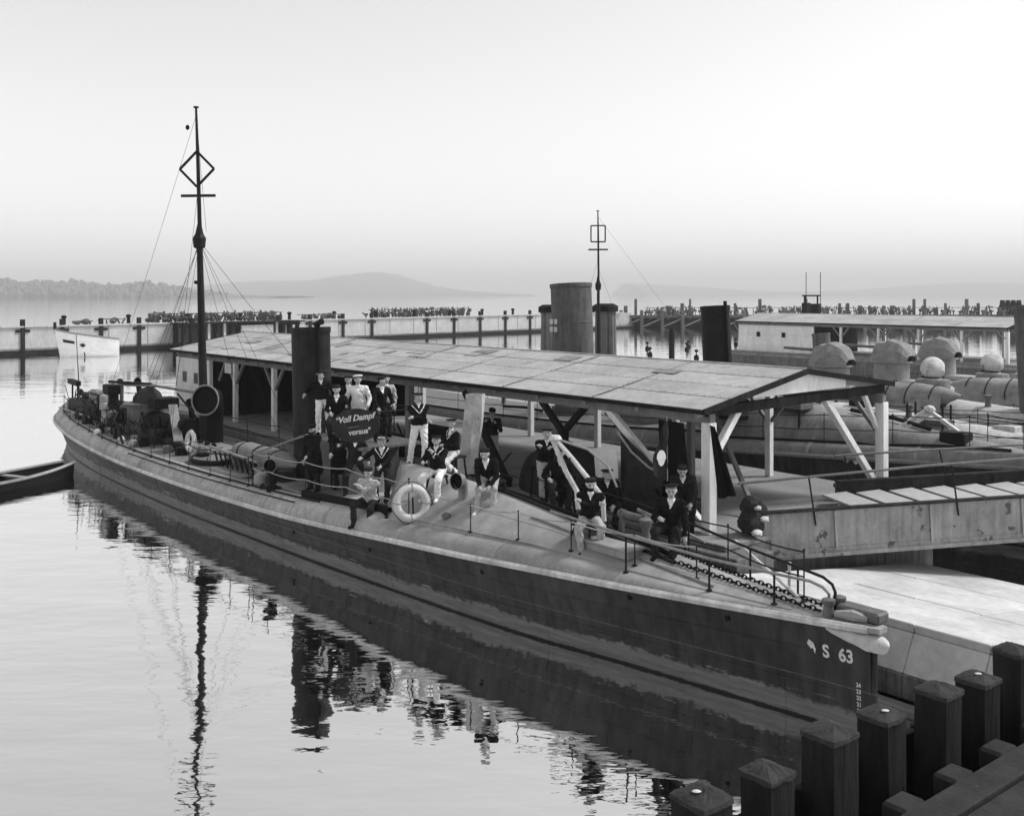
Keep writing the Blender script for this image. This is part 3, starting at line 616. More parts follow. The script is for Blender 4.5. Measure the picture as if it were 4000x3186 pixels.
# big dark cowl, mast, aft superstructure
cowl(F, S63, 24.2, .15, 1.3, 1.65, .46, (-.62, -.78), 'black_iron')
st_pts = [(0, 8.2, F(25.5, -2.0, 1.3)), (0, 8.2, F(26.4, -2.0, 1.3)), (0, 8.2, F(23.2, -1.9, 1.3)), (0, 8.2, F(25.5, 2.0, 1.3)), (0, 8.2, F(22.6, 1.9, 1.3)), (0, 8.2, F(20.5, 1.6, 1.3)), (0, 8.1, F(29.6, -.2, 3.4)), (0, 12.5, F(35.0, .1, 2.3)), (0, 10., F(24.6, -1.2, 1.4)), (0, 12.6, F(26, .6, 8.6)), (0, 8.2, F(18.8, .6, 4.2))]
mast(F, S63, 24.9, .1, 1.3, 12.75, .75, .155, 'diamond', 9.75, 10.65, .6, st_pts, joint=8.3)
b = MB(); b.ell(F(25.9, -.1, 12.1), .07, .07, .09, 8, 6); part(b, 'masthead_lantern', 'black_iron')
b = MB(); b.lathe([(.06, 0), (.1, .06), (.06, .12)], F(25.05, -.12, 6.75), n=8); part(b, 'steaming_lantern', 'black_iron')
# aft torpedo tube with ribs under its cover
b = MB(); b.tube([F(25.4, -.2, 1.85), F(28.6, -.35, 1.85)], .36, 14); tt = part(b, 'torpedo_tube', 'black_iron', smooth=True)
for s in np.linspace(25.6, 28.4, 7): b = MB(); b.torus(F(s, lerp(-.2, -.35, (s - 25.4) / 3.2), 1.85), F.vec(1, -.047, 0), .37, .02, 16, 5); part(b, 'tube_ring', 'dark_paint', tt)
b = MB(); b.bar(F(25.0, -.75, 1.55), F(26.6, -.35, 2.6), .3, .04); part(b, 'propped_hatch', 'grey_paint')
# aft conning tower with crest, gun under canvas on top
b = MB(); b.lathe([(.78, 0), (.78, .95), (.82, .97), (.82, 1.03)], F(29.4, -.25, 1.35), n=26); act = part(b, 'aft_conning_tower', 'mid_paint', smooth=True)
q = F(29.4, -.25, 2.05) + Vector((.42, -.665, 0)); b = MB(); b.lathe([(.15, -.01), (.15, .02), (.11, .03)], q, (.42, -.665, 0), 14); part(b, 'crest_disc', 'white_paint', act)
b = MB(); b.lathe([(.85, 0), (.85, .05)], F(29.4, -.25, 2.4), n=26); part(b, 'tower_roof', 'mid_paint', act)
b = MB(); P = []
for i in range(15):
    k = i / 14; s = 28.3 + k * 2.3; w = .36 * (1 - abs(2 * k - 1) ** 2.6) + .06; hgt = .62 * (1 - abs(2 * k - .9) ** 2.2 * .8)
    P.append([F(s, -.2 + w * math.cos(a) * (1 + .1 * math.sin(11 * k + 2 * a)), 2.45 + hgt * max(0, math.sin(a)) * (1 + .08 * math.sin(7 * a + 9 * k)) * .95) for a in np.linspace(-.1, math.pi + .1, 13)])
b.grid(P); part(b, 'gun_cover', 'canvas_dark', smooth=True)
b = MB(); b.tube([F(24.9, -.1, 3.12), F(28.6, -.2, 3.1), F(31.6, -.35, 2.95)], .05, 7); part(b, 'boom', 'mid_paint')
b = MB(); b.tube([F(29.2, -.2, 3.12), F(33.0, -.5, 2.98)], .06, 7); part(b, 'gun_barrel', 'black_iron')
b = MB(); b.fbox(F, 27.7, 28.5, -.55, .3, 2.35, 2.72); part(b, 'ready_locker', 'black_iron', bevel=.03)
# pedestal with signal lamp, wheel stand, boxes and stern gear
b = MB(); b.lathe([(.14, 0), (.1, .1), (.08, .3), (.11, .42), (.08, .5), (.08, .75), (.16, .8), (.15, 1.02), (.12, 1.05), (.15, 1.1), (.14, 1.3), (.05, 1.34)], FS(30.9, -1.2, 1.3), n=14); part(b, 'signal_lamp_stand', 'turtle', smooth=True)
b = MB(); b.fbox(FS, 30.85, 31.35, -1.05, -.6, 2.62, 2.98); part(b, 'lamp_box', 'black_iron', bevel=.04)
b = MB(); b.fbox(FS, 30.9, 31.3, -1.0, -.65, 1.3, 2.62); part(b, 'lamp_box_stand', 'dark_paint')
b = MB(); b.torus(FS(29.2, -1.5, 1.75), F.vec(.5, -.8, .2), .33, .03, 20, 6)
for a in range(6): b.bar(FS(29.2, -1.5, 1.75), FS(29.2, -1.5, 1.75) + (F.vec(.8, .5, 0) * math.cos(a * R(60)) + Vector((0, 0, 1)) * math.sin(a * R(60))) * .33, .025)
part(b, 'steering_wheel', 'dark_paint')
for (s, t, z, sx, sy, sz, m_) in ((33.2, -.4, 2.1, .55, .4, .42, 'canvas'), (32.4, -.5, 2.05, .35, .45, .35, 'canvas_dark'), (33.9, -.5, 2.05, .25, .3, .3, 'canvas_dark'), (31.9, -.6, 1.95, .5, .5, .3, 'canvas'), (34.4, -.5, 2.15, .2, .2, .28, 'dark_paint')):
    b = MB(); b.fbox(FS, s - sx / 2, s + sx / 2, t - sy / 2, t + sy / 2, z, z + sz); part(b, 'stern_bundle', m_, bevel=.08)
b = MB(); b.fbox(FS, 31.4, 34.8, -.85, .6, 1.36, 2.02); part(b, 'stern_deckhouse', 'dark_paint', bevel=.05)
b = MB(); b.bar(FS(34.6, -.5, 2.62), FS(35.9, -.3, 2.6), .2, .2); b.bar(FS(34.9, -.4, 1.4), FS(34.9, -.4, 2.55), .06); b.bar(FS(35.4, -.4, 1.4), FS(35.4, -.4, 2.55), .06); part(b, 'stern_chute', 'black_iron')
b = MB(); b.tube([FS(35.6, 0, 1.5), FS(36.2, .1, 4.6)], [.03, .015], 6); part(b, 'ensign_staff', 'dark_paint')
b = MB(); b.tube([FS(36.2, -.15, 1.5), FS(36.45, -.25, 2.3)], .015, 5); part(b, 'stern_light_post', 'dark_paint')
for (s, t, z, r_) in ((33.6, -1.2, 1.38, .13), (30.2, -1.75, 1.3, .14), (26.6, -1.7, 1.3, .15), (28.0, -1.65, 1.3, .12), (34.6, -1.0, 1.4, .1)):
    b = MB(); b.ell(FS(s, t, z + r_ * .6), r_ * 1.3, r_, r_, 10, 6, fr=F, jit=.1); part(b, 'deck_fitting', random.choice(('gunwale', 'black_iron', 'white_canvas')), smooth=True)
b = MB(); b.bar(FS(27.2, -1.85, 1.35), FS(29.8, -1.35, 2.0), .07); part(b, 'boat_boom', 'black_iron')
b = MB(); b.bar(FS(31.6, -1.4, 1.7), FS(34.9, -1.15, 1.62), .05); part(b, 'grab_bar', 'grey_paint')
b = MB(); b.tube([F(10.2, -1.2, 1.62), F(10.0, -1.35, 2.1)], .02, 5); part(b, 'ring_bracket', 'dark_paint')

for (s_, t_, z_, h_, r_, m_) in ((27.0, .9, 1.3, 1.5, .2, 'black_iron'), (28.6, 1.1, 1.3, 1.1, .16, 'dark_paint'), (32.2, .8, 1.4, 1.5, .14, 'dark_paint'), (33.4, .7, 1.4, 1.35, .13, 'mid_paint')):
    cowl(FS, S63, s_, t_, z_, h_, r_, (-.7, -.6), m_)
for k in range(9):
    s_ = 25.6 + k * .62; b = MB(); b.tube([FS(s_, -1.35 + .1 * math.sin(k), 1.3), FS(s_ + .1, -1.3, 1.75 + .12 * math.sin(k * 2.)), FS(s_ + .25, -1.05, 1.9), FS(s_ + .2, -.75, 1.6)], .025, 5); part(b, 'hoop_rail', 'dark_paint')
for (a, q) in ((FS(28.0, -1.2, 1.4), FS(31.2, -1.35, 1.62)), (FS(31.5, -1.3, 1.4), FS(33.2, -.9, 2.1)), (FS(26.2, -1.0, 1.5), FS(28.2, -.9, 2.2)), (FS(29.8, -.9, 2.4), FS(32.4, -1.0, 2.5)), (FS(25.6, .6, 1.5), FS(29.5, .9, 2.7))):
    b = MB(); b.tube([a, lerp(a, q, .5) + Vector((0, 0, .03)), q], .035, 6); part(b, 'spar', 'black_iron')
for (s_, t_, w_, h_, m_) in ((26.3, -1.45, .28, .35, 'black_iron'), (27.1, -1.5, .22, .3, 'mid_paint'), (28.7, -1.55, .25, .42, 'black_iron'), (30.3, -1.6, .22, .35, 'dark_paint'), (31.9, -1.35, .3, .45, 'black_iron'), (32.8, -1.25, .25, .55, 'canvas_dark'), (33.9, -.95, .22, .4, 'black_iron'), (26.6, -.85, .5, .5, 'canvas_dark'), (23.6, -1.2, .3, .28, 'black_iron'), (24.4, -1.35, .25, .25, 'mid_paint')):
    b = MB(); b.fbox(FS, s_ - w_ / 2, s_ + w_ / 2, t_ - w_ / 2, t_ + w_ / 2, 1.26, 1.3 + h_); part(b, 'deck_box', m_, bevel=.03)
rg = random.Random(21)
for (sa, sb, ta, tb, zz, hh, n) in ((25.2, 29, -1.3, .9, 1.32, .9, 46), (29, 33.5, -1.3, .9, 1.35, 1.2, 60), (33.5, 38.2, -.9, .7, 1.45, 1.0, 40), (20.5, 24.5, -1.4, .8, 1.3, .35, 26), (15.2, 18.5, -1.3, -.6, 1.35, .3, 14)):
    b = MB()
    for i in range(n):
        p = F(rg.uniform(sa, sb), rg.uniform(ta, tb), zz); h = hh * rg.uniform(.3, 1); e = p + F.vec(rg.uniform(-.7, .7), rg.uniform(-.3, .3), h); b.tube([p, lerp(p, e, .5) + Vector((rg.uniform(-.12, .12), 0, rg.uniform(-.05, .12))), e], rg.uniform(.01, .035), 5)
    o = part(b, 'deck_tangle', rg.choice(('black_iron', 'dark_paint'))); o['kind'] = 'stuff'
    for i in range(n // 5):
        b = MB(); r = rg.uniform(.1, .24); c = F(rg.uniform(sa, sb), rg.uniform(ta, tb), zz + hh * rg.uniform(.1, .6))
        if rg.random() < .5: b.ell(c, r * rg.uniform(.8, 1.5), r, r * .8, 10, 7, fr=F, jit=.15)
        else: b.fbox(Frame((c.x, c.y), F.d, F.p), -r, r, -r * .8, r * .8, zz, c.z + r)
        part(b, 'stowed_gear', rg.choice(('cloth_dark', 'canvas_dark', 'black_iron', 'dark_paint', 'mid_paint', 'canvas', 'grey_paint')))
# turtle deck: long laps and rivet heads
for fq in (.38, .72):
    b = MB(); b.grid([[F(x, -hr(x) * (fq + dq), deckz(x, hr(x) * (fq + dq)) + o_) for dq, o_ in ((-.02, .001), (-.017, .009), (.017, .009), (.02, .001))] for x in np.linspace(1.2, 10.4, 40)]); part(b, 'deck_lap', 'turtle')
b = MB()
for x in np.arange(.5, 36, .16):
    r_ = hr(x); b.ell(F(x, -(r_ - .02), deckz(x, r_ - .02) + .02), .016, .016, .012, 5, 3)
for s_ in np.arange(4.2, 39, 2.9):
    for k in range(9):
        t_ = -hr(s_) * math.sin(R(lerp(80, 40 if s_ < 11 else 58, k / 8))); b.ell(F(s_ + .035, t_, deckz(s_, t_) + .012), .014, .014, .009, 5, 3)
o = part(b, 'rivets', 'gunwale'); o['kind'] = 'stuff'
# lettering: text laid on the side plates
def text_mesh(s, size, shear=0., space=1.):
    cu = bpy.data.curves.new('txt', 'FONT'); cu.body = s; cu.size = size; cu.shear = shear; cu.space_character = space; cu.extrude = 0; cu.offset = size * .03
    ob = bpy.data.objects.new('txt', cu); COL.objects.link(ob); bpy.context.view_layer.update(); dg = bpy.context.evaluated_depsgraph_get()
    me = bpy.data.meshes.new_from_object(ob.evaluated_get(dg)); vs = [tuple(v.co) for v in me.vertices]; fs = [tuple(p.vertices) for p in me.polygons]
    bpy.data.objects.remove(ob); bpy.data.curves.remove(cu); bpy.data.meshes.remove(me); return vs, fs
def hull_text(txt, s_left, z0, size, name, m_, space=1.):
    vs, fs = text_mesh(txt, size, 0, space); b = MB()
    b.add([F(s_left - v[0] * .82, -(hb(max(0.02, s_left - v[0] * .82), z0 + v[1]) + .012), z0 + v[1]) for v in vs], fs); return part(b, name, m_, hull63)
hull_text('S', .70, 1.05, .27, 'number_letter', 'lettering'); hull_text('63', .46, 1.05, .27, 'number_digits', 'lettering')
b = MB()
for cs in ([(.90, 1.27), (.83, 1.23), (.81, 1.16), (.88, 1.13), (.93, 1.2)], [(.85, 1.16), (.80, 1.15), (.82, 1.06)]):
    b.add([F(s, -(hb(s, z) + .013), z) for s, z in cs], [tuple(range(len(cs)))])
part(b, 'arrow_emblem', 'lettering', hull63)
for i, tx in enumerate(('24', '23', '22', '21', '20', '19', '18')):
    hull_text(tx, .22, .72 - i * .095, .085, 'draught_mark', 'lettering' if i < 4 else 'lettering_dim')

# oval name board on the bridge front
sg_c = F(13.4, -.78, 3.24); sx = Vector((.985, -.17, .06)).normalized(); sn = Vector((-.17, -.985, .15)).normalized(); sy = Vector((sx.cross(-sn))).normalized()
if sy.z < 0: sy = -sy
sg_ = thing('name_board', sg_c - Vector((0, 0, .42)), 'dark oval board with chalked lettering hung on the bridge front', 'sign')
b = MB(); n = 36
fr_ = [sg_c + sx * .60 * math.cos(2 * math.pi * i / n) + sy * .41 * math.sin(2 * math.pi * i / n) for i in range(n)]
b.add(fr_ + [q - sn * .05 for q in fr_], [tuple(range(n)), tuple(range(2 * n - 1, n - 1, -1))] + [(i, i + n, (i + 1) % n + n, (i + 1) % n) for i in range(n)]); b.build('board', 'canvas_dark', sg_)
def board_text(txt, x, y, size, shear, tilt, nm):
    vs, fs = text_mesh(txt, size, shear); b = MB(); ca, sa = math.cos(tilt), math.sin(tilt)
    b.add([sg_c + sn * .006 + sx * (x + v[0] * ca - v[1] * sa) + sy * (y + v[0] * sa + v[1] * ca) for v in vs], fs); b.build(nm, 'lettering', sg_)
board_text('"Voll Dampf', -.50, .06, .2, .3, R(6), 'upper_line'); board_text('voraus"', -.16, -.23, .18, .1, R(5), 'lower_line')
b = MB(); b.bar(sg_c + sx * -.18 + sy * -.05 + sn * .006, sg_c + sx * .1 + sy * -.02 + sn * .006, .02, .004); b.build('chalk_stroke', 'lettering_dim', sg_)

# ------------------------------------------------------------------ pontoon with its open shed
def pontoon_shed(fr, s0, s1, label_p, label_s, full=True, wall=(31.2, 34.8), mposts=None):
    po = thing('pontoon', fr((s0 + s1) / 2, 6.3, 0), label_p, 'pontoon')
    MB().fbox(fr, s0 - .7, s1 + .6, 2.45, 10.15, -.4, 1.4).build('float', 'pontoon_side', po)
    ln = s1 - s0 + 1.3; w = .3 if full else 1.2; n = int(ln / w)
    pl = MB(); pl.box(-w / 2 + .006, w / 2 - .006, 2.42, 10.2, 1.405, 1.5); pm_ = MB(); pm_.v = [tuple(fr.vec(v[0], v[1], v[2])) for v in pl.v]; pm_.f = pl.f; pm_.m = pl.m
    me = pm_.mesh('deck_plank', 'plank', bevel=.006 if full else 0)
    for i in range(n): inst(me, 'deck_plank', po, fr(s0 - .7 + w * (i + .5), 0, random.uniform(-.004, .004)))
    MB().fbox(fr, s0 - .75, s1 + .6, 2.38, 2.47, 1.12, 1.36).build('rubbing_timber', 'timber', po)
    sh = thing('shed', fr((s0 + s1) / 2, 6.1, 1.5), label_s, 'shed')
    zt = lambda t: lerp(4.08, 4.74, (t - 2.6) / 3.45) if t <= 6.05 else lerp(4.74, 4.27, (t - 6.05) / 3.5)
    b = MB()
    for t0, t1 in ((2.62, 6.05), (6.05, 9.53)):
        b.hexa([fr(s0 + .02, t0, zt(t0) - .07), fr(s1 - .02, t0, zt(t0) - .07), fr(s1 - .02, t1, zt(t1) - .07), fr(s0 + .02, t1, zt(t1) - .07), fr(s0 + .02, t0, zt(t0) - .018), fr(s1 - .02, t0, zt(t0) - .018), fr(s1 - .02, t1, zt(t1) - .018), fr(s0 + .02, t1, zt(t1) - .018)])
    rb = b.build('roof_boarding', 'roof_under', sh)
    nc, nr = (9, 4) if full else (6, 2)
    for side in (0, 1):
        ta, tb_ = ((2.6, 6.05), (6.05, 9.55))[side]
        for c in range(nc):
            for r in range(nr):
                a0, a1 = lerp(s0, s1, c / nc) + .02, lerp(s0, s1, (c + 1) / nc) - .02; b0, b1 = lerp(ta, tb_, r / nr) + .018, lerp(ta, tb_, (r + 1) / nr) - .018
                b = MB(); P = []
                k_ = 6
                jj = random.uniform(0, 6)
                for i in range(k_ + 1):
                    a = lerp(a0, a1, i / k_); P.append([fr(a, lerp(b0, b1, j / 3), zt(lerp(b0, b1, j / 3)) + .014 * math.sin(i * 1.7 + jj) * math.sin(math.pi * j / 3) + (.004 if r % 2 else 0)) for j in range(4)])
                b.grid(P); b.grid([[q - Vector((0, 0, .017)) for q in row] for row in P])
                edge = [P[0], P[-1]]; 
                for row in edge: b.grid([row, [q - Vector((0, 0, .017)) for q in row]])
                for j in (0, 3): b.grid([[row[j] for row in P], [row[j] - Vector((0, 0, .015)) for row in P]])
                b.build('roof_sheet', 'roof_felt', rb, smooth=True)
    for c in range(1, nc):
        s = lerp(s0, s1, c / nc)
        if full: b = MB(); b.bar(fr(s, 2.62, zt(2.62) + .006), fr(s, 6.03, zt(6.03) + .006), .03, .012); b.build('batten', 'pontoon_side', rb)
    if full:
        nl = MB()
        for r in range(1, 4):
            for a in np.arange(s0 + .1, s1, .22):
                t = 2.6 + 3.45 * r / 4 + .05; nl.ell(fr(a, t, zt(t) + .008), .012, .012, .006, 5, 3)
        for c in range(1, nc):
            for t in np.arange(2.7, 6, .16): nl.ell(fr(lerp(s0, s1, c / nc) + .05, t, zt(t) + .008), .012, .012, .006, 5, 3)
        o = nl.build('nail_heads', 'black_iron', rb); o['kind'] = 'stuff'
        rg = random.Random(77)
        for k in range(16):
            a = rg.uniform(s0 + .5, s1 - 2); t = rg.uniform(2.9, 5.4); w = rg.uniform(.3, 1.1); h = rg.uniform(.25, .6); b = MB(); P = [[fr(a + w * i / 3 + rg.uniform(-.02, .02), t + h * j / 3, zt(t + h * j / 3) + .022) for j in range(4)] for i in range(4)]; b.grid(P); b.build('patch', 'roof_patch', rb)
    b = MB(); b.tube([fr(s0, 6.05, 4.745), fr(s1, 6.05, 4.745)], .035, 6); b.build('ridge_roll', 'roof_felt', rb)
    for t0, t1 in ((2.58, 6.05), (6.05, 9.57)):            # dark verge boards at both ends
        for s in (s0 - .03, s1 + .03): b = MB(); b.bar(fr(s, t0, zt(max(2.6, t0)) - .045), fr(s, t1, zt(min(9.55, t1)) - .045), .05, .12); b.build('verge_board', 'timber_dark', sh)
    for t in (2.58, 9.57): b = MB(); b.bar(fr(s0, t, zt(min(max(t, 2.6), 9.55)) - .05), fr(s1, t, zt(min(max(t, 2.6), 9.55)) - .05), .03, .09); b.build('fascia', 'timber_dark', sh)
    for t in (3.0, 9.35): b = MB(); b.bar(fr(s0 + .1, t, 3.86), fr(s1 - .1, t, 3.86), .16, .2); b.build('eave_beam', 'timber', sh)
    # gable boarding
    for s in (s0 + .12,):
        b = MB(); q = [(4.35, 4.3), (6.05, 4.66), (7.75, 4.42), (7.75, 4.24), (4.35, 4.2)]
        b.add([fr(s, t, z) for t, z in q] + [fr(s + .05, t, z) for t, z in q], [tuple(range(5)), tuple(range(9, 4, -1))] + [(i, (i + 1) % 5, (i + 1) % 5 + 5, i + 5) for i in range(5)]); b.build('gable_board', 'timber_white', sh)
    b = MB(); b.bar(fr(s0 + .22, 2.9, 4.0), fr(s0 + .22, 9.45, 4.1), .14, .2); b.build('tie_beam', 'timber_dark', sh)
    # rafters with pale tails
    for s in np.arange(s0 + .25, s1, 1.68 if full else 3.4):
        b = MB(); b.bar(fr(s, 2.66, zt(2.66) - .14), fr(s, 6.05, zt(6.05) - .14), .09, .13); b.bar(fr(s, 6.05, zt(6.05) - .14), fr(s, 9.5, zt(9.5) - .14), .09, .13); b.build('rafter', 'timber', sh)
    # posts with knee braces
    ps = mposts or [s0 + .2 + 3.35 * k for k in range(int((s1 - s0) / 3.35) + 1)]
    for i, s in enumerate(ps):
        for t in (3.0, 9.4):
            if t == 3.0 and full and i in (1, 2, 3, 4): continue
            mk_ = 'timber_white'; w_ = .23 if i == 0 else .17
            b = MB(); b.bar(fr(s, t, 1.5), fr(s, t, 3.78), w_, w_); po_ = b.build('post', mk_, sh, bevel=.012)
            for dr in ((1,) if i == 0 else (-1, 1)) if t > 5 or i > 0 else ():
                b = MB(); b.bar(fr(s + dr * .08, t, 3.0), fr(s + dr * .75, t, 3.78), .09, .09); b.build('knee_brace', 'timber', sh)
    if full:
        for (p, q, w_, mm) in ((fr(5.75, 3.02, 1.62), fr(8.6, 3.02, 3.82), .15, 'timber_white'), (fr(5.68, 3.15, 2.95), fr(5.68, 4.1, 4.05), .15, 'timber_white'), (fr(5.68, 9.3, 1.75), fr(5.68, 7.1, 4.05), .15, 'timber_white'), (fr(5.68, 9.3, 3.15), fr(5.68, 8.75, 4.0), .11, 'timber_white'),
                (fr(12.1, 2.9, 1.6), fr(14.0, 2.95, 3.8), .17, 'timber_dark'), (fr(10.1, 3.0, 3.1), fr(10.9, 3.0, 3.8), .14, 'timber_dark'), (fr(10.1, 3.0, 3.1), fr(9.3, 3.0, 3.8), .14, 'timber_dark'), (fr(10.1, 3.0, 1.5), fr(10.1, 3.0, 3.2), .2, 'timber_dark'), (fr(16.9, 3.05, 1.5), fr(16.9, 3.05, 3.8), .2, 'timber'),
                (fr(8.9, 6.2, 1.5), fr(8.9, 6.2, 4.5), .16, 'timber'), (fr(5.9, 4.9, 1.6), fr(8.2, 6.0, 3.9), .1, 'timber')):
            b = MB(); b.bar(p, q, w_, w_); b.build('brace', mm, sh, bevel=.01)
    # boarded cabin at the far end with two small windows
    w0, w1 = wall; wl = thing_none = None
    b = MB(); b.fbox(fr, w0, w1, 2.86, 2.98, 1.5, 3.76); wl = b.build('cabin_wall', 'timber_white', sh)
    nb = 14
    for i in range(nb): b = MB(); b.fbox(fr, w0, w1, 2.835, 2.858, 1.5 + 2.26 * i / nb + .008, 1.5 + 2.26 * (i + 1) / nb); b.build('board', 'timber_white', wl)
    for s in (lerp(w0, w1, .38), lerp(w0, w1, .72)):
        b = MB(); b.fbox(fr, s - .2, s + .2, 2.80, 2.83, 2.75, 3.2); f_ = b.build('window', 'timber', wl)
        b = MB(); b.fbox(fr, s - .16, s + .16, 2.79, 2.798, 2.79, 3.16); b.build('pane', 'glass_dark', f_)
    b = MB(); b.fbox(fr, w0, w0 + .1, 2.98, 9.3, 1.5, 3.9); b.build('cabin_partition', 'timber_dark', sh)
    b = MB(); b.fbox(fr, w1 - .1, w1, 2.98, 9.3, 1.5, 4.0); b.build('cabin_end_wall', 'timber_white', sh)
    return po, sh
PON, SHED = pontoon_shed(F, 5.4, 35.0, 'long wooden mooring pontoon beside the S 63 under the near shed', 'long open shed with pale felt roof behind the S 63', True)
# dark stores under the far part of the shed (boarded store wall)
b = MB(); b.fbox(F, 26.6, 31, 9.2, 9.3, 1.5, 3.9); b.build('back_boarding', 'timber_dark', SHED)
b = MB(); b.fbox(F, 29.3, 29.9, 2.92, 2.96, 3.35, 3.74); b.build('notice_plate', 'white_paint', SHED)
b = MB(); b.bar(F(30.6, 3.0, 3.0), F(30.0, 3.0, 3.78), .08); b.build('knee_brace', 'timber', SHED)
# concrete block under the corner post
b = MB(); b.fbox(F, 4.2, 6.2, 2.15, 3.3, .1, 1.38); b.build('mooring_block', 'pontoon_side', PON, bevel=.02)
FAR = F.shift(20.5, 56.0)
pontoon_shed(FAR, 5.4, 29.5, 'far pontoon under the white roofed shed at the right', 'far shed with pale roof and white boarded cabin at the right', False, wall=(21.5, 29.2))

# ------------------------------------------------------------------ gangway
G0 = Vector((4.86, 20.7, 0)); GF = Frame((G0.x, G0.y), (.978, .206), (-.206, .978)); gz = lambda a: 1.95 + .016 * a
GW = thing('gangway', G0, 'rusty riveted steel gangway with cleated planks leading ashore at right', 'gangway')
def girder(b0, nm, m_, a0, a1, hgt=.93):
    b = MB(); b.hexa([GF(a0 + .25, b0, gz(a0) - hgt), GF(a1, b0, gz(a1) - hgt), GF(a1, b0 + .03, gz(a1) - hgt), GF(a0 + .25, b0 + .03, gz(a0) - hgt), GF(a0, b0, gz(a0)), GF(a1, b0, gz(a1)), GF(a1, b0 + .03, gz(a1)), GF(a0, b0 + .03, gz(a0))]); g = b.build(nm, m_, GW)
    for h, w in ((0, .05), (-hgt, .07)):
        b = MB(); b.bar(GF(a0 if h == 0 else a0 + .25, b0, gz(a0) + h + .015), GF(a1, b0, gz(a1) + h + .015), .15, w); b.build('flange', 'girder_dark' if h == 0 else m_, g)
    b = MB(); b.bar(GF(a0 + .25, b0 - .012, gz(a0) - hgt + .1), GF(a1, b0 - .012, gz(a1) - hgt + .1), .012, .1); b.build('angle_iron', m_, g)
    for a in np.arange(a0 + 2.0, a1, 2.2):
        b = MB(); b.bar(GF(a, b0 - .01, gz(a) - .03), GF(a + .05, b0 - .01, gz(a) - hgt + .1), .09, .012); b.build('stiffener', m_, g)
    return g
g1 = girder(0, 'near_girder', 'girder', -.15, 9.5); girder(2.6, 'far_girder', 'girder_dark', 3.35, 9.5, .6)
rv = MB(); rv.ell((0, 0, 0), .016, .012, .016, 6, 4); rvm = rv.mesh('rivet', 'girder')
rb_ = MB()
for a in np.arange(.3, 9.4, .1):
    rb_.ell(GF(a, -.022, gz(a) - .865), .012, .008, .012, 5, 3, fr=GF)
for a in np.arange(2.0, 9.5, 2.2):
    for k in range(9): rb_.ell(GF(a + .03, -.018, gz(a) - .1 - k * .085), .013, .008, .013, 5, 3, fr=GF)
o = rb_.build('rivets', 'girder', g1); o['kind'] = 'stuff'
b = MB(); b.hexa([GF(.3, .04, 1.42), GF(9.5, .04, 1.58), GF(9.5, 2.58, 1.58), GF(3.5, 2.58, 1.46), GF(.3, .04, 1.46), GF(9.5, .04, 1.62), GF(9.5, 2.58, 1.62), GF(3.5, 2.58, 1.50)]); b.build('walkway_plate', 'girder_dark', GW)
for i in range(7):
    a = 2.95 + i * .86
    b = MB(); b.hexa([GF(a, .06, gz(a) - .3), GF(a + .62, .06, gz(a) - .26), GF(a + .62, 2.55, gz(a) - .26), GF(a, 2.55, gz(a) - .3), GF(a, .06, gz(a) - .25), GF(a + .62, .06, gz(a) - .2), GF(a + .62, 2.55, gz(a) - .2), GF(a, 2.55, gz(a) - .25)]); b.build('tread', 'tread', GW, bevel=.01)
for k, (b0, h0, h1, a0) in enumerate(((.0, .72, .88, -.3), (2.6, .62, .66, 3.3))):
    b = MB(); b.tube([GF(a0, b0, gz(a0) + h0 - (.08 if k == 0 else 0)), GF(4, b0, gz(4) + lerp(h0, h1, .4)), GF(9.5, b0, gz(9.5) + h1)], .028, 7); b.build('hand_rail', 'mid_paint', GW)
    for a in ((1.3, 4.6, 7.9) if k == 0 else (3.6, 6.1, 8.6)):
        b = MB(); b.tube([GF(a + .1, b0 - .03, gz(a) - (.3 if k == 0 else 0)), GF(a - .05, b0, gz(a) + lerp(h0, h1, a / 9))], .018, 6); b.build('rail_post', 'dark_paint', GW)

# ------------------------------------------------------------------ pale stone quay beyond the bow
Q = F
qy = thing('quay', F(-2.5, 4.5, 0), 'pale stone quay with slab top under the gangway beyond the bow', 'quay')
b = MB(); b.hexa([F(-12, 1.9, -1), F(4.1, 1.9, -1), F(4.1, 9, -1), F(-12, 9, -1), F(-12, 1.9, 1.05), F(4.1, 1.9, 1.05), F(4.1, 9, .1), F(-12, 9, .1)]); b.build('core', 'weed_stone', qy)
rng = random.Random(3)
for i in range(13):
    s0 = -11.8 + i * 1.22
    for j in range(3):
        t0, t1 = 1.78 + j * 2.2, 1.78 + (j + 1) * 2.2 - .02; z0 = 1.2 - .13 * (t0 - 1.78); z1 = 1.2 - .13 * (t1 - 1.78); e = rng.uniform(-.008, .008)
        b = MB(); b.hexa([F(s0, t0, z0 - .14 + e), F(s0 + 1.205, t0, z0 - .14 + e), F(s0 + 1.205, t1, z1 - .14 + e), F(s0, t1, z1 - .14 + e), F(s0, t0, z0 + e), F(s0 + 1.205, t0, z0 + e), F(s0 + 1.205, t1, z1 + e), F(s0, t1, z1 + e)]); b.build('paving_slab', 'quay_stone', qy, bevel=.015)
    e = rng.uniform(-.005, .005); b = MB(); b.hexa([F(s0, 1.45 + e, .5), F(s0 + 1.21, 1.45 + e, .5), F(s0 + 1.21, 1.95, .5), F(s0, 1.95, .5), F(s0, 1.77 + e, 1.055), F(s0 + 1.21, 1.77 + e, 1.055), F(s0 + 1.21, 1.95, 1.055), F(s0, 1.95, 1.055)]); b.build('face_stone', 'quay_stone', qy, bevel=.012)
    b = MB(); b.fbox(F, s0, s0 + 1.21, 1.42 + rng.uniform(-.01, .01), 1.96, .12, .495); b.build('lower_stone', 'lower_stone', qy, bevel=.012)
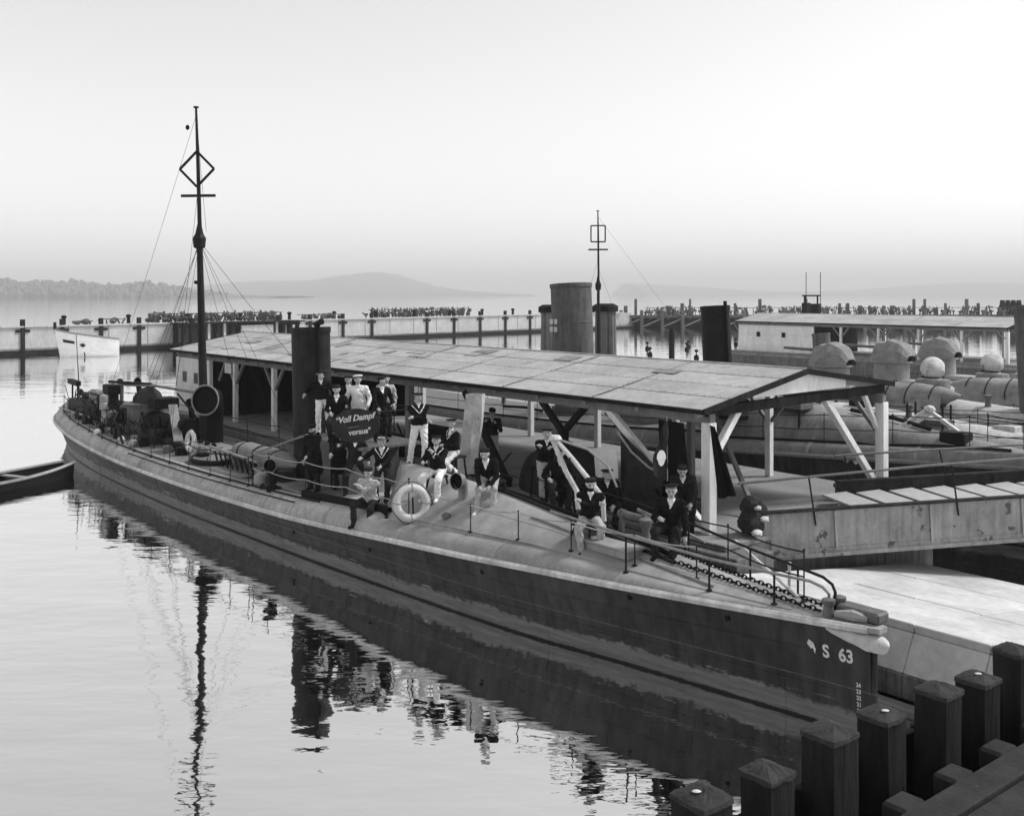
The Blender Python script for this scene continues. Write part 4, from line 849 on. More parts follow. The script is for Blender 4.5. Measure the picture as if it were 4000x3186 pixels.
b = MB(); b.fbox(F, -12, 1.4, 1.05, 1.32, .0, .12); b.build('waling_beam', 'timber', qy, bevel=.015)

# ------------------------------------------------------------------ square piles in front of the bow and the waling behind them
pcl = [('pile', None)]
plab = ['square dark pile at the right edge, highest in the row', 'second square pile from the right edge, pale chip on its cap', 'third square pile from the right edge, cap worn pale', 'fourth square pile from the right edge, in front of the stem', 'third square pile from the bottom left of the row', 'second square pile from the bottom left of the row', 'first square pile at the bottom of the row, half cut by the frame']
pb = MB(); pb.box(-.155, .155, -.155, .155, -1, 2.72); pbm = pb.mesh('pile_shaft', 'timber_dark', bevel=.015)
pc = MB(); pc.add([(-.165, -.165, 2.7), (.165, -.165, 2.7), (.165, .165, 2.7), (-.165, .165, 2.7), (-.165, -.165, 2.735), (.165, -.165, 2.735), (.165, .165, 2.735), (-.165, .165, 2.735), (0, 0, 2.81)], [(3, 2, 1, 0), (0, 1, 5, 4), (1, 2, 6, 5), (2, 3, 7, 6), (3, 0, 4, 7), (4, 5, 8), (5, 6, 8), (6, 7, 8), (7, 4, 8)]); pcm = pc.mesh('pile_cap', 'pile_cap')
rp = math.atan2(F.p.y, F.p.x)
for i in range(7):
    t = -2.98 - .785 * i; q = F(-3.42 + random.uniform(-.03, .03), t, .1 + (.03, -.05, .04, .0, .06, -.03, .02)[i]); th = thing('pile', q, plab[i], 'pile', 'row of square capped piles'); rz = rp + random.uniform(-.03, .03)
    rg = random.Random(40 + i); ln = (rg.uniform(-.012, .012), rg.uniform(-.012, .012)); w = .155 * rg.uniform(.93, 1.07); nz = 15; cr, sr = math.cos(rz), math.sin(rz)
    tp_ = lambda x, y, z: q + Vector((x * cr - y * sr + ln[0] * z, x * sr + y * cr + ln[1] * z, z))
    P = []; nk = 24
    for k in range(nz + 1):
        z = lerp(-1, 2.72, k / nz); row = []
        for a in range(nk + 1):
            th_ = 2 * math.pi * (a % nk) / nk; c_, s_ = math.cos(th_), math.sin(th_); m_ = (abs(c_) ** 22 + abs(s_) ** 22) ** (-1 / 22.); e = 1 + .012 * math.sin(5.1 * th_ + i) + .012 * math.sin(2.3 * z + 3 * th_ + i) + rg.uniform(-.008, .008) * (a < nk)
            row.append(tp_(w * m_ * c_ * e, w * m_ * s_ * e, z))
        row[-1] = row[0]; P.append(row)
    b = MB(); b.grid(P); b.build('shaft', 'timber_dark', th)
    b = MB(); ap = (rg.uniform(-.03, .03), rg.uniform(-.03, .03)); P = []
    for rr, zz in ((1.0, 2.69), (1.06, 2.7), (1.05, 2.735), (.9, 2.748), (.6, 2.768), (.3, 2.784), (.02, 2.792)):
        row = []
        for a in range(nk + 1):
            th_ = 2 * math.pi * (a % nk) / nk; c_, s_ = math.cos(th_), math.sin(th_); m_ = (abs(c_) ** 16 + abs(s_) ** 16) ** (-1 / 16.); e = 1 + .03 * math.sin(4.3 * th_ + 2 * i) + (rg.uniform(-.02, .02) if a < nk else 0)
            row.append(tp_(w * 1.02 * rr * m_ * c_ * e + ap[0] * (1 - rr), w * 1.02 * rr * m_ * s_ * e + ap[1] * (1 - rr), zz + (rg.uniform(-.007, .007) if rr > .1 else 0)))
        row[-1] = row[0]; P.append(row)
    b.grid(P); b.build('cap', 'pile_cap', th)
    for k in range(rg.randrange(2, 5)):
        a = rg.uniform(-.7, .7) * w; z0 = rg.uniform(.4, 1.9); b = MB(); b.bar(tp_(-w * 1.005, a, z0), tp_(-w * 1.005, a + rg.uniform(-.02, .02), z0 + rg.uniform(.2, .7)), .012, .006); b.bar(tp_(a, -w * 1.005, z0), tp_(a + .01, -w * 1.005, z0 + rg.uniform(.2, .6)), .012, .006); b.build('split', 'black_iron', th)
    if i in (1, 3, 6): b = MB(); c = q + Vector((-.02, -.05, 2.785)); b.ell(c, .035, .022, .008, 8, 4); b.build('pale_chip', 'white_paint', th)
wb = thing('dark_gap_screen', F(-3.2, -4.5, 0), 'added dark plank screen imitating the dark reflection between the square piles', 'plank wall')
for i in range(30):
    t = -8.4 + i * .3; MB().fbox(F, -3.25, -3.17, t + .004, t + .296, -1, 2.42 + random.uniform(-.03, .03)).build('plank', 'timber_dark', wb)  # dark boards added to stand in for dark water reflection between the piles
wb = thing('quay_edge', F(-4.1, -4.5, 0), 'weathered notched timber waling at the bottom right corner', 'quay edge')
for s, zt_ in ((-3.98, 2.3), (-4.28, 2.27)):
    b = MB(); b.fbox(F, s - .14, s + .14, -8.5, 2, zt_ - .22, zt_); b.build('beam', 'waling', wb, bevel=.015)
for t in (-5.55, -4.75, -3.95, -3.15, -2.35): b = MB(); b.fbox(F, -3.84, -3.60, t - .16, t + .16, 2.07, 2.285); b.build('chock', 'waling', wb, bevel=.03)
b = MB(); b.fbox(F, -4.6, -4.45, -8.5, 2, -1, 2.0); b.build('sheet_wall', 'timber_dark', wb)

# ------------------------------------------------------------------ the other torpedo boats
DOME = True
def other_boat(s0, t0, label, hullm, turtm, deckm, items, scale=1.):
    fr = F.shift(s0, t0)
    if scale > 1: fr = Tall((fr.o.x, fr.o.y), fr.d, fr.p)
    root = thing('torpedo_boat', fr(18, 0, 0), label, 'torpedo boat', 'moored torpedo boats behind the shed')
    boat_shell(fr, root, hullm, turtm, deckm, turtm, turtm, lite=True)
    railing(fr, root, [1.2, 3, 5, 7, 9, 11, 13, 15, 17, 19, 21, 24, 27, 30], .3, -1, .8, .04, 'rope_dark', True)
    railing(fr, root, [1.2, 3, 5, 7, 9, 11, 13, 15, 17, 19, 21], .3, 1, .8, .04, 'rope_dark', False)
    b = MB(); b.fbox(fr, 13.6, 16, -.6, .6, 1.3, 2.3); b.build('deckhouse', turtm, root, bevel=.05)
    rg = random.Random(int(t0 * 10))
    b = MB(); b.tube([fr(x, -(hr(x) - .28), deckz(x, hr(x) - .28) + .03) for x in np.linspace(2, 30, 50)], .035, 6); b.build('deck_edge_bar', 'dark_paint', root)
    for x in np.arange(4.2, 30, 3.1):
        ts = [-hr(x) * math.sin(R(a)) for a in np.linspace(90, 40, 9)]; b = MB(); b.grid([[fr(x, t, deckz(x, t) + .01) for t in ts], [fr(x + .09, t, deckz(x + .09, t) + .01) for t in ts]]); b.build('seam_strip', 'gunwale', root)
    for q in range(9):
        x = 3.5 + q * 2.5 + rg.uniform(-.7, .7); t = rg.uniform(-1., .8) * min(1, hr(x) * .5); z = deckz(x, t); c = rg.randrange(4)
        if c == 0: cowl(fr, root, x, t, z - .05, rg.uniform(.4, .9), rg.uniform(.13, .22), (-.6, -.7), 'mid_paint')
        elif c == 1: b = MB(); b.fbox(fr, x - .35, x + .35, t - .25, t + .25, z - .1, z + rg.uniform(.15, .35)); b.build('deck_hatch', rg.choice(('grey_paint', 'dark_paint', 'boat_pale')), root, bevel=.03)
        elif c == 2: b = MB(); b.lathe([(.13, 0), (.1, .1), (.09, .26), (.15, .36), (.15, .42), (.04, .45)], fr(x, t, z - .03), n=12); b.build('capstan', 'mid_paint', root, smooth=True)
        else: b = MB(); b.tube([fr(x - 1.2, t, deckz(x - 1.2, t) + .06), fr(x, t + .15, z + .1), fr(x + 1.3, t + .05, deckz(x + 1.3, t) + .07)], .06, 7); b.build('lashed_spar', 'dark_paint', root)
    for it in items:
        k = it[0]
        if k == 'funnel':
            _, s, z1, la, lb, m_, pipe = it; o = raked_funnel(fr, root, s, 0, 1.3, z1, la, lb, .28, m_)
            if pipe: b = MB(); b.tube([fr(s - la * 1.05, -.2, 1.5), fr(s + .25 - la * 1.05, -.2, z1 + .2)], .07, 8); b.build('steam_pipe', 'black_iron', o)
            if pipe == 2:
                for k2, (x, z) in enumerate(((0, 0), (.26, 0), (0, -.28), (.26, -.28))):
                    q = fr(s + .2 - .5 + x, -lb * .99, z1 - 1.45 + z); b = MB(); b.hexa([q + fr.vec(a, bb, c) for c in (0, .17) for a, bb in ((0, 0), (.16, 0), (.16, .12), (0, .12))]); b.build('funnel_mark', 'white_paint', o)
        elif k == 'mast': mast(fr, root, it[1], 0, 1.3, it[2], .35, .1, it[3], it[4], it[5], it[6], [(0, it[2] * .8, fr(it[1] - 5, 0, 2)), (0, it[2] * .6, fr(it[1] + 3, -1.8, 1.4))])
        elif k == 'turret':
            s = it[1]; b = MB(); b.lathe([(1.0, 0), (.84, .5), (.82, 1.45), (.98, 1.5), (.98, 1.58)], fr(s, 0, 1.6), n=20); c = b.build('conning_tower', 'grey_paint', root, smooth=True)
            b = MB(); P = []
            for i in range(11):
                k2 = i / 10; ss = s - 1.05 + k2 * 2.0; w = .74 * (1 - .5 * abs(2 * k2 - 1) ** 3); hh = interp(k2, [0, .06, .3, .45, .8, .95, 1], [.3, .62, .98, 1.02, .86, .62, .3]) + .05 * math.sin(i * 2.1 + s)
                P.append([fr(ss, w * c_ * (1 + .05 * math.sin(i * 1.9 + q_)), 3.2 + hh * h_) for q_, (c_, h_) in enumerate(((1.12, -.1), (1.05, .1), (.95, .55), (.62, .93), (0, 1.0), (-.62, .93), (-.95, .55), (-1.05, .1), (-1.12, -.1)))])
            b.grid(P); b.build('gun_cover', 'canvas', c)
            b = MB(); b.tube([fr(s + .6, 0, 3.8), fr(s + 2.6, 0, 3.85)], .07, 8); b.build('gun_barrel', 'mid_paint', c)
        elif k == 'ball':
            s = it[1]; b = MB(); b.lathe([(.62, 0), (.62, 1.0)], fr(s, 0, 2.2), n=16); c = b.build('conning_tower', 'grey_paint', root, smooth=True)
            b = MB(); b.ell(fr(s, 0, 3.62), .42, .48, .44, 18, 12, fr=fr, jit=.05); b.lathe([(.47, -.62), (.34, -.5), (.3, -.3)], fr(s, 0, 3.68), n=16); b.build('searchlight_cover', 'canvas_pale', c, smooth=True); b = MB(); b.torus(fr(s, 0, 3.3), (0, 0, 1), .4, .025, 16, 5); b.build('cover_lashing', 'rope_dark', c)
        elif k == 'boat':
            s = it[1]; b = MB(); P = []
            for i in range(15):
                k2 = i / 14; w = .62 * (1 - abs(2 * k2 - 1) ** 2.4) + .04; P.append([fr(s - 2.2 + 4.4 * k2, -.9 + w * math.cos(a), 2.6 + w * .75 * math.sin(a) * (1 + .06 * math.sin(5 * a + i)) + .15 * abs(2 * k2 - 1)) for a in np.linspace(0, 2 * math.pi, 13)])
            b.grid(P); cd_ = b.build('covered_dinghy', it[2], root, smooth=True)
            for k2 in (.22, .42, .6, .8):
                w = .62 * (1 - abs(2 * k2 - 1) ** 2.4) + .07; b = MB(); b.tube([fr(s - 2.2 + 4.4 * k2 + .05 * math.sin(2 * a), -.9 + w * math.cos(a), 2.6 + w * .75 * math.sin(a) + .15 * abs(2 * k2 - 1)) for a in np.linspace(0, 2 * math.pi, 17)], .022, 5); b.build('lashing', 'rope_dark', cd_)
            for k2 in (.3, .7): b = MB(); b.fbox(fr, s - 2.2 + 4.4 * k2 - .06, s - 2.2 + 4.4 * k2 + .06, -1.4, -.4, 1.4, 2.3); b.build('cradle', 'dark_paint', cd_)
            b = MB(); P = [[fr(s - 1.7 + 3.4 * i / 12, -.9 - .52 - .05 * math.sin(i * 2.3) - j * .03, 2.75 - j * .16 - (.1 * abs(math.sin(i * 1.1)) if j == 4 else 0)) for j in range(5)] for i in range(13)]; b.grid(P); b.build('cover_skirt', it[2], cd_, smooth=True)
        elif k == 'platform':
            s = it[1]
            for z in (1.95, 2.35): b = MB(); b.fbox(fr, s - .8, s + .8, -1.75, -1.1, z, z + .08); b.build('side_step', 'black_iron', root)
        elif k == 'seat':
            s = it[1]; b = MB(); b.fbox(fr, s - .7, s + .7, -1.1, -.5, 2.3, 2.42); c = b.build('deck_bench', 'mid_paint', root)
            for a in (-.6, .6):
                for t in (-1.05, -.55): b = MB(); b.bar(fr(s + a, t, 1.5), fr(s + a, t, 2.9), .05); b.build('bench_post', 'dark_paint', c)
    return root, fr
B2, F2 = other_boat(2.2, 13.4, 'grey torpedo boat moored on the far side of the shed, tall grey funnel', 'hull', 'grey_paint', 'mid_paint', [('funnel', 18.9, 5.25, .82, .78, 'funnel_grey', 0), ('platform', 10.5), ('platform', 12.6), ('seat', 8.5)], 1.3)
for (x, z) in ((0, 0), (.26, 0), (0, -.3), (.26, -.3)):
    q = F2(19.05 + .3 - x, -.76, 4.05 + z * .77); b = MB(); b.hexa([q + F2.vec(a, bb, c) for c in (0, .19) for a, bb in ((0, -.03), (.17, -.03), (.17, .1), (0, .1))]); b.build('funnel_mark', 'white_paint', B2)
# anchor davit frame on the second boat's foredeck
for p, q in ((F2(6.2, -1.3, 1.3), F2(4.6, .3, 2.45)), (F2(5.9, -1.3, 1.3), F2(4.5, .3, 2.4)), (F2(4.5, .3, 2.4), F2(2.4, -.2, 1.6))):
    b = MB(); b.bar(p, q, .1); b.build('davit_leg', 'white_paint', B2)
b = MB(); b.ell(F2(4.55, .3, 2.45), .16, .16, .13, 10, 6, jit=.1); b.build('davit_head', 'white_canvas', B2)
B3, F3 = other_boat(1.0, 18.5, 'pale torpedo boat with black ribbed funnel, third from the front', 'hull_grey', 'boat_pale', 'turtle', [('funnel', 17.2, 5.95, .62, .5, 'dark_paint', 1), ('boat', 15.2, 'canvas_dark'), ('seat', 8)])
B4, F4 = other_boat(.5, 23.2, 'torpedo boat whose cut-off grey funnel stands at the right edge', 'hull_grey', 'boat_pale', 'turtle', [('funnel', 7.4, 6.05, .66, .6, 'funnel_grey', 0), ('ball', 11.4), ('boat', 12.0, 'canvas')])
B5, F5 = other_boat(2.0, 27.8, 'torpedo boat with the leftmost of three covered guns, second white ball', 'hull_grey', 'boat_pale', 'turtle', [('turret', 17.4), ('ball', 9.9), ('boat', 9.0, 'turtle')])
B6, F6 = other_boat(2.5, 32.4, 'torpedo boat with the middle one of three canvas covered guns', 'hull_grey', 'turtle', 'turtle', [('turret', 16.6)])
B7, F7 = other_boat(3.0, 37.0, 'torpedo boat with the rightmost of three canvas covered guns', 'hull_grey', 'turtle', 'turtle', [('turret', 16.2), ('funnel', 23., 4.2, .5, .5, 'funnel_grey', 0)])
FB = Frame((4.2, 60), (-.625, .78), (.78, .625))
fm = thing('signal_mast', (5.1, 60, 0), 'slim signal mast carrying an open square, behind the grey funnel', 'mast')
mast(Frame((5.1, 60), (-.2, 1), (1, .2)), fm, 0, 0, 0, 11.3, .2, .13, 'square', 9.05, 9.98, .58, [(0, 8.5, Vector((3.2, 60, 2))), (0, 11, Vector((12, 64, 2.5))), (0, 8, Vector((7.5, 61, 2)))], joint=7.0)
fp2 = thing('signal_mast', (28.8, 100, 0), 'dark framed signal post left of the far white cabin', 'mast')
b = MB(); b.bar((28.8, 100, 0), (28.8, 100, 5.6), .6, .6); b.build('post', 'timber_dark', fp2); b = MB(); b.bar((28.6, 99.6, 5.5), (28.6, 99.6, 6.3), .2); b.bar((29.8, 99.6, 5.0), (29.8, 99.6, 6.3), .12); b.bar((28.3, 99.6, 6.3), (30.1, 99.6, 6.3), .14); b.build('frame', 'timber_dark', fp2)
for x in (28.8, 30.2): b = MB(); b.tube([(x, 100, 5.5), (x, 100, 8.6)], .035, 5); b.build('pole', 'dark_paint', fp2)
b = MB(); b.lathe([(.6, 0), (.6, 1.2), (.64, 1.3)], (33.3, 112, 4.1), n=12); b.tube([(33.3, 112, 0), (33.3, 112, 4.1)], .3, 6); b.build('far_tank', 'black_iron', label='dark tank on a post behind the left end of the far shed', cat='tank')

DOME = False
# ------------------------------------------------------------------ rowing boat and white launches
def open_boat(name, o, dirv, length, beam, free, label, mats, draft=.25, shear=.3, cut=.0):
    dv = Vector((dirv[0], dirv[1], 0)).normalized(); pv = Vector((dv.y, -dv.x, 0)); o = Vector(o); t = thing(name, o, label, 'boat'); n = 22
    def hwid(k): return beam / 2 * max(.02, math.sin(math.pi * min(1, (k * .88 + .06))) ** .7)
    def top(k): return free + shear * (2 * k - .9) ** 2
    b = MB()
    for sg in (-1, 1):
        P = []
        for i in range(n + 1):
            k = i / n; P.append([o + dv * (k * length) + pv * (sg * hwid(k) * g) + Vector((0, 0, lerp(-draft, top(k), h))) for g, h in ((.1, 0), (.55, .12), (.85, .4), (.97, .75), (1, 1))])
        b.grid(P)
    b.build('hull', mats[0], t, smooth=True)
    for sg in (-1, 1):
        b = MB(); b.tube([o + dv * (i / n * length) + pv * (sg * (hwid(i / n) + .01)) + Vector((0, 0, top(i / n))) for i in range(n + 1)], .05, 6); b.build('gunwale', mats[1], t)
    b = MB(); P = [[o + dv * (i / n * length) + pv * (sg * hwid(i / n) * .9) + Vector((0, 0, free * .35)) for sg in (-1, 0, 1)] for i in range(1, n)]; b.grid(P); b.build('floor', mats[2], t)
    for k in (.3, .5, .7): b = MB(); c = o + dv * (k * length) + Vector((0, 0, free * .8)); b.bar(c - pv * hwid(k) * .95, c + pv * hwid(k) * .95, .22, .04); b.build('thwart', mats[1], t)
    return t, dv, pv
open_boat('rowing_boat', (-15.75, 36.3, 0), (-.42, -.9), 7.0, 1.7, .34, 'dark rowing boat with pale gunwale at the left edge', ('black_iron', 'turtle', 'timber_dark'), shear=.16)
def launch(o, dirv, length, free, label, seed):
    dv = Vector((dirv[0], dirv[1], 0)).normalized(); pv = Vector((dv.y, -dv.x, 0)); o = Vector(o); t = thing('launch', o, label, 'boat', 'white launches by the breakwater'); n = 16; b = MB()
    hwid = lambda k: .95 * min(1, (k * 2.3 + .02)) ** .6 * (1 if k < .8 else 1 - (k - .8) * .7); top = lambda k: free * (1 - .38 * k ** .8); rk = lambda h, k: -.55 * (1 - k) * (h)
    for sg in (-1, 1):
        P = []
        for i in range(n + 1):
            k = i / n; P.append([o + dv * (k * length + rk(h, k)) + pv * (sg * hwid(k) * g) + Vector((0, 0, lerp(-.3, top(k), h))) for g, h in ((.2, 0), (.7, .25), (.95, .6), (1.05, 1))])
        b.grid(P)
    b.build('hull', 'pale_boat', t, smooth=True)
    b = MB(); P = [[o + dv * (i / n * length + rk(1, i / n)) + pv * (sg * 1.03 * hwid(i / n)) + Vector((0, 0, top(i / n) - .08)) for sg in (-1, 0, 1)] for i in range(n + 1)]; b.grid(P); b.build('deck', 'pale_boat', t)
    for sg in (-1, 1):
        b = MB(); b.tube([o + dv * (i / n * length + rk(1, i / n)) + pv * (sg * (hwid(i / n) * 1.05 + .02)) + Vector((0, 0, top(i / n))) for i in range(n + 1)], .07, 5); b.build('gunwale', 'grey_paint', t)
    b = MB(); q = lambda k, h: o + dv * (k * length + rk(h, k)) + pv * (hwid(k) * lerp(.9, 1.06, h) + .04) + Vector((0, 0, lerp(-.3, top(k), h)))
    b.add([q(.1, .62), q(.28, .6), q(.28, .7), q(.1, .72)], [(0, 1, 2, 3)]); b.build('name_stripe', 'dark_paint', t)
    b = MB(); b.add([q(.36, .6), q(.42, .66), q(.46, .58), q(.41, .5), q(.38, .52)], [(0, 1, 2, 3, 4)]); b.add([q(.41, .3), q(.43, .3), q(.43, .12), q(.41, .12)], [(0, 1, 2, 3)]); b.build('eagle_emblem', 'dark_paint', t)
    b = MB(); b.tube([q(.0, 1.0) - pv * 1.0, q(0, 1.0) - pv * 1.0 + Vector((0, 0, .7))], .16, 7); b.build('stem_head', 'timber_dark', t)
launch((-46.2, 104.5, 0), (.92, .38), 5.6, 2.85, 'white launch with dark stripe beside the breakwater at left', 1)
launch((-18.6, 156, 0), (.8, .6), 5.2, 2.5, 'small hazy white launch by the breakwater above the shed roof', 2)

# ------------------------------------------------------------------ life rings
def life_ring(c, nrm, label, R_=.31, r=.075):
    t = thing('life_ring', Vector(c) - Vector((0, 0, R_)), label, 'life ring', 'white life rings on the railing'); b = MB(); b.torus(c, nrm, R_, r, 32, 10); b.build('ring', 'white_canvas', t, smooth=True)
    nrm = Vector(nrm).normalized(); x = nrm.orthogonal().normalized(); y = nrm.cross(x)
    for a in (45, 135, 225, 315):
        e = x * math.cos(R(a)) + y * math.sin(R(a)); b = MB(); b.torus(Vector(c) + e * R_, nrm.cross(e), r + .006, .012, 12, 5); b.build('lashing_band', 'rope', t)
    b = MB(); pts = [Vector(c) + (x * math.cos(a) + y * math.sin(a)) * (R_ + r + .015 + .03 * abs(math.sin(2 * a))) for a in np.linspace(0, 2 * math.pi, 33)]; b.tube(pts, .009, 4); b.build('grab_line', 'rope_dark', t)
life_ring(F(10.15, -1.28, 1.95), Vector((.3, -1, .12)), 'white life ring leaning on the rail beside the seated bearded sailor', .32, .085)
life_ring(F(21.9, -1.55, 1.98), Vector((-.75, -.6, .1)), 'thin white life ring hanging on the rail by the torpedo rack', .27, .065)

# ------------------------------------------------------------------ cloths, windsail, davits and bundles near the shed
def cloth(c00, c10, c11, c01, name, m_, label, cat, fold=.05, nf=3.5, nu=14, nv=12, sagtop=0., parent=None):
    b = MB(); P = []; c00, c10, c11, c01 = map(Vector, (c00, c10, c11, c01)); nn = (c10 - c00).cross(c01 - c00).normalized()
    for i in range(nu + 1):
        u = i / nu; row = []
        for j in range(nv + 1):
            v = j / nv; q = lerp(lerp(c00, c10, u), lerp(c01, c11, u), v) + nn * (fold * math.sin(u * math.pi * 2 * nf + 1.3 * v) * (.25 + v)) - Vector((0, 0, sagtop * 4 * u * (1 - u) * (1 - v)))
            row.append(q)
        P.append(row)
    b.grid(P); b.grid([[q + nn * .008 for q in row] for row in P])
    return b.build(name, m_, parent, smooth=True, label=label, cat=cat)
# windsail tube
ws = MB(); P = []
for j in range(12):
    v = j / 11; z = lerp(4.0, 2.05, v); P.append([F(11.6 + .42 * v, 1.5 + .05 * math.sin(3 * v), z) + F.vec(math.cos(a) * .27 * (1 + .12 * math.sin(5 * a) + .1 * math.sin(4 * v + a)) * lerp(.62, 1.12, v ** .8) * (1 + .08 * math.sin(9 * v + 2 * a)), math.sin(a) * .24 * (1 + .12 * math.sin(4 * a + 3 * v)), 0) for a in np.linspace(0, 2 * math.pi, 25)])
ws.grid(P); ws.build('windsail', 'canvas_pale', smooth=True, base=F(11.3, 1.45, 2.05), label='tall pale canvas windsail hanging from the shed eave', cat='windsail')
# rounded tarpaulin mound on the pontoon
b = MB(); P = []
for i in range(17):
    k = i / 16; s = 9.0 + 3.4 * k; w = .75 * (1 - abs(2 * k - 1) ** 2.5) + .05; h = 1.25 * (1 - abs(2 * k - 1.05) ** 2.2) + .03
    P.append([F(s, 3.6 + w * math.cos(a), 1.5 + h * max(0, math.sin(a)) ** .8 * (1 + .05 * math.sin(7 * a + 5 * k))) for a in np.linspace(0, math.pi, 15)])
b.grid(P); b.build('tarpaulin_mound', 'canvas_dark', smooth=True, base=F(10.7, 3.6, 1.5), label='rounded grey tarpaulin covering gear on the pontoon behind the seated men', cat='tarpaulin')
cloth(F(7.9, 2.75, 3.35), F(6.6, 2.75, 2.6), F(6.7, 2.75, 1.72), F(8.0, 2.8, 1.6), 'hanging_tarpaulin', 'canvas_dark', 'dark tarpaulin hung with a drooping pale rope between the shed braces', 'tarpaulin', .05, 2.6)
b = MB(); b.tube([F(7.95, 2.68, 3.38), F(7.5, 2.68, 2.98), F(7.0, 2.68, 2.72), F(6.55, 2.68, 2.6)], .025, 6); b.build('rope_line', 'rope', label='pale drooping rope along the dark tarpaulin edge', cat='rope')
b = MB(); P = []
pts = [(0, 0), (.46, -.42), (.44, -.95), (.06, -1.3), (-.02, -.7)]
fl = thing('signal_flag', F(5.75, 2.0, 2.55), 'dark hanging signal flag with a white oval spot beside the corner post', 'flag')
top = F(5.85, 2.0, 3.86); fx = Vector((-.93, -.36, 0))
b.grid([[top + fx * (lerp(-.02, lerp(.02, .30, min(1, v * 1.6)), u)) + Vector((.02 * math.sin(9 * v + 4 * u), -.05 * math.sin(5 * u + 3 * v), -1.22 * v + .16 * u * v)) for v in np.linspace(0, 1, 14)] for u in np.linspace(0, 1, 8)]); b.build('bunting', 'canvas_dark', fl, smooth=True)
b = MB(); n = 18; c = top + fx * .13 + Vector((0, -.09, -.72)); pts = [c + fx * (.105 * math.cos(a) * (1.0 if math.sin(a) > -.2 else .8)) + Vector((0, 0, .16 * math.sin(a))) for a in np.linspace(0, 2 * math.pi, n, endpoint=False)]; b.add(pts, [tuple(range(n))]); b.build('white_spot', 'linen', fl)
b = MB(); b.tube([top + Vector((.01, 0, .1)), top + Vector((.02, -.02, -1.2))], .01, 4); b.build('halyard', 'rope', fl)
cloth(F(5.44, 2.84, 3.75), F(5.38, 2.92, 3.72), F(5.06, 3.2, 2.35), F(5.34, 3.0, 2.25), 'hanging_jacket', 'cloth_dark', 'dark narrow cloth hanging over the white corner post', 'cloth', .05, 1.8)
cloth(F(6.9, 2.9, 3.72), F(6.2, 2.9, 3.72), F(6.0, 2.9, 1.9), F(6.9, 2.9, 1.8), 'hanging_blanket', 'cloth_dark', 'black blanket hanging under the eave left of the corner post', 'blanket', .05, 2)
cloth(F(8.55, 2.55, 2.95), F(7.85, 2.55, 3.0), F(7.85, 2.6, 2.35), F(8.6, 2.6, 2.3), 'hanging_shirt', 'linen', 'white washing hanging beside the dark tarpaulin', 'laundry', .04, 2.2)
# white davit pipes
dv_ = thing('davit', F(7.6, .9, 2.1), 'white painted bent davit pipes beside the laughing old sailor', 'davit')
for pts, r_, m_ in (([F(8.05, 1.0, 3.32), F(7.5, .95, 3.0), F(6.75, .8, 2.62), F(6.35, .72, 2.4), F(6.3, .7, 1.95)], .05, 'white_paint'), ([F(8.1, .95, 3.3), F(7.6, .85, 2.75), F(7.2, .8, 2.4), F(7.1, .75, 2.05)], .055, 'white_paint'), ([F(8.0, 1.0, 3.34), F(7.3, 1.2, 3.2), F(6.8, 1.3, 2.9), F(6.6, 1.35, 2.5)], .025, 'rope')):
    b = MB(); b.tube(pts, r_, 8); b.build('pipe', m_, dv_, smooth=True)
b = MB(); b.lathe([(.13, 0), (.15, .05), (.1, .12)], F(8.1, 1.0, 3.3), n=10); b.build('davit_head', 'white_paint', dv_)
for s, t, z in ((7.55, .9, 2.95), (7.0, .78, 2.3)): b = MB(); b.torus(F(s, t, z), F.vec(1, .2, .6), .07, .02, 10, 5); b.build('clamp', 'dark_paint', dv_)
# bundle by the corner post
bd = thing('kit_bundle', F(4.95, 3.55, 1.5), 'black and white bundle of kit lashed on the pontoon beside the corner post', 'bundle')
b = MB()
for a_, t_, z_, rx, ry, rz_ in ((4.95, 3.55, 1.78, .25, .3, .3), (5.0, 3.6, 2.08, .2, .25, .22), (4.9, 3.45, 2.2, .16, .15, .14), (5.05, 3.75, 1.7, .2, .2, .2), (4.85, 3.7, 1.98, .13, .16, .2)): b.ell(F(a_, t_, z_), rx, ry, rz_, 14, 10, fr=F, jit=.13)
b.build('sack', 'canvas_dark', bd, smooth=True)
for a_, t_, z_, r_ in ((4.72, 3.66, 1.86, .09), (4.7, 3.4, 1.62, .1), (4.76, 3.5, 2.1, .07)): b = MB(); b.ell(F(a_, t_, z_), r_, r_ * 1.3, r_ * .7, 10, 6, fr=F, jit=.2); b.build('white_rag', 'canvas_pale', bd, smooth=True)
for i, (s_, t_, w_, d_, h_, lab) in enumerate(((7.2, 3.35, .9, .6, .62, 'dark crate on the pontoon below the hanging tarpaulin'), (8.3, 3.2, .7, .5, .45, 'low dark crate left of the hanging tarpaulin'), (6.4, 3.5, .5, .5, .5, 'small dark crate behind the young seated sailor'), (17.6, 4.2, 1.2, .8, .9, 'large crate in the shade of the shed near the funnel'), (19.2, 3.9, .8, .6, .5, 'low crate in the shade behind the funnel'))):
    o = thing('crate', F(s_, t_, 1.5), lab, 'crate', 'crates under the shed')
    MB().fbox(F, s_ - w_ / 2, s_ + w_ / 2, t_ - d_ / 2, t_ + d_ / 2, 1.5, 1.5 + h_).build('box', 'timber_dark', o, bevel=.01)
    for k in range(3): MB().fbox(F, s_ - w_ / 2 - .01, s_ + w_ / 2 + .01, t_ - d_ / 2 - .02, t_ - d_ / 2 - .003, 1.52 + k * h_ / 3, 1.5 + (k + 1) * h_ / 3 - .015).build('slat', 'canvas_dark', o)
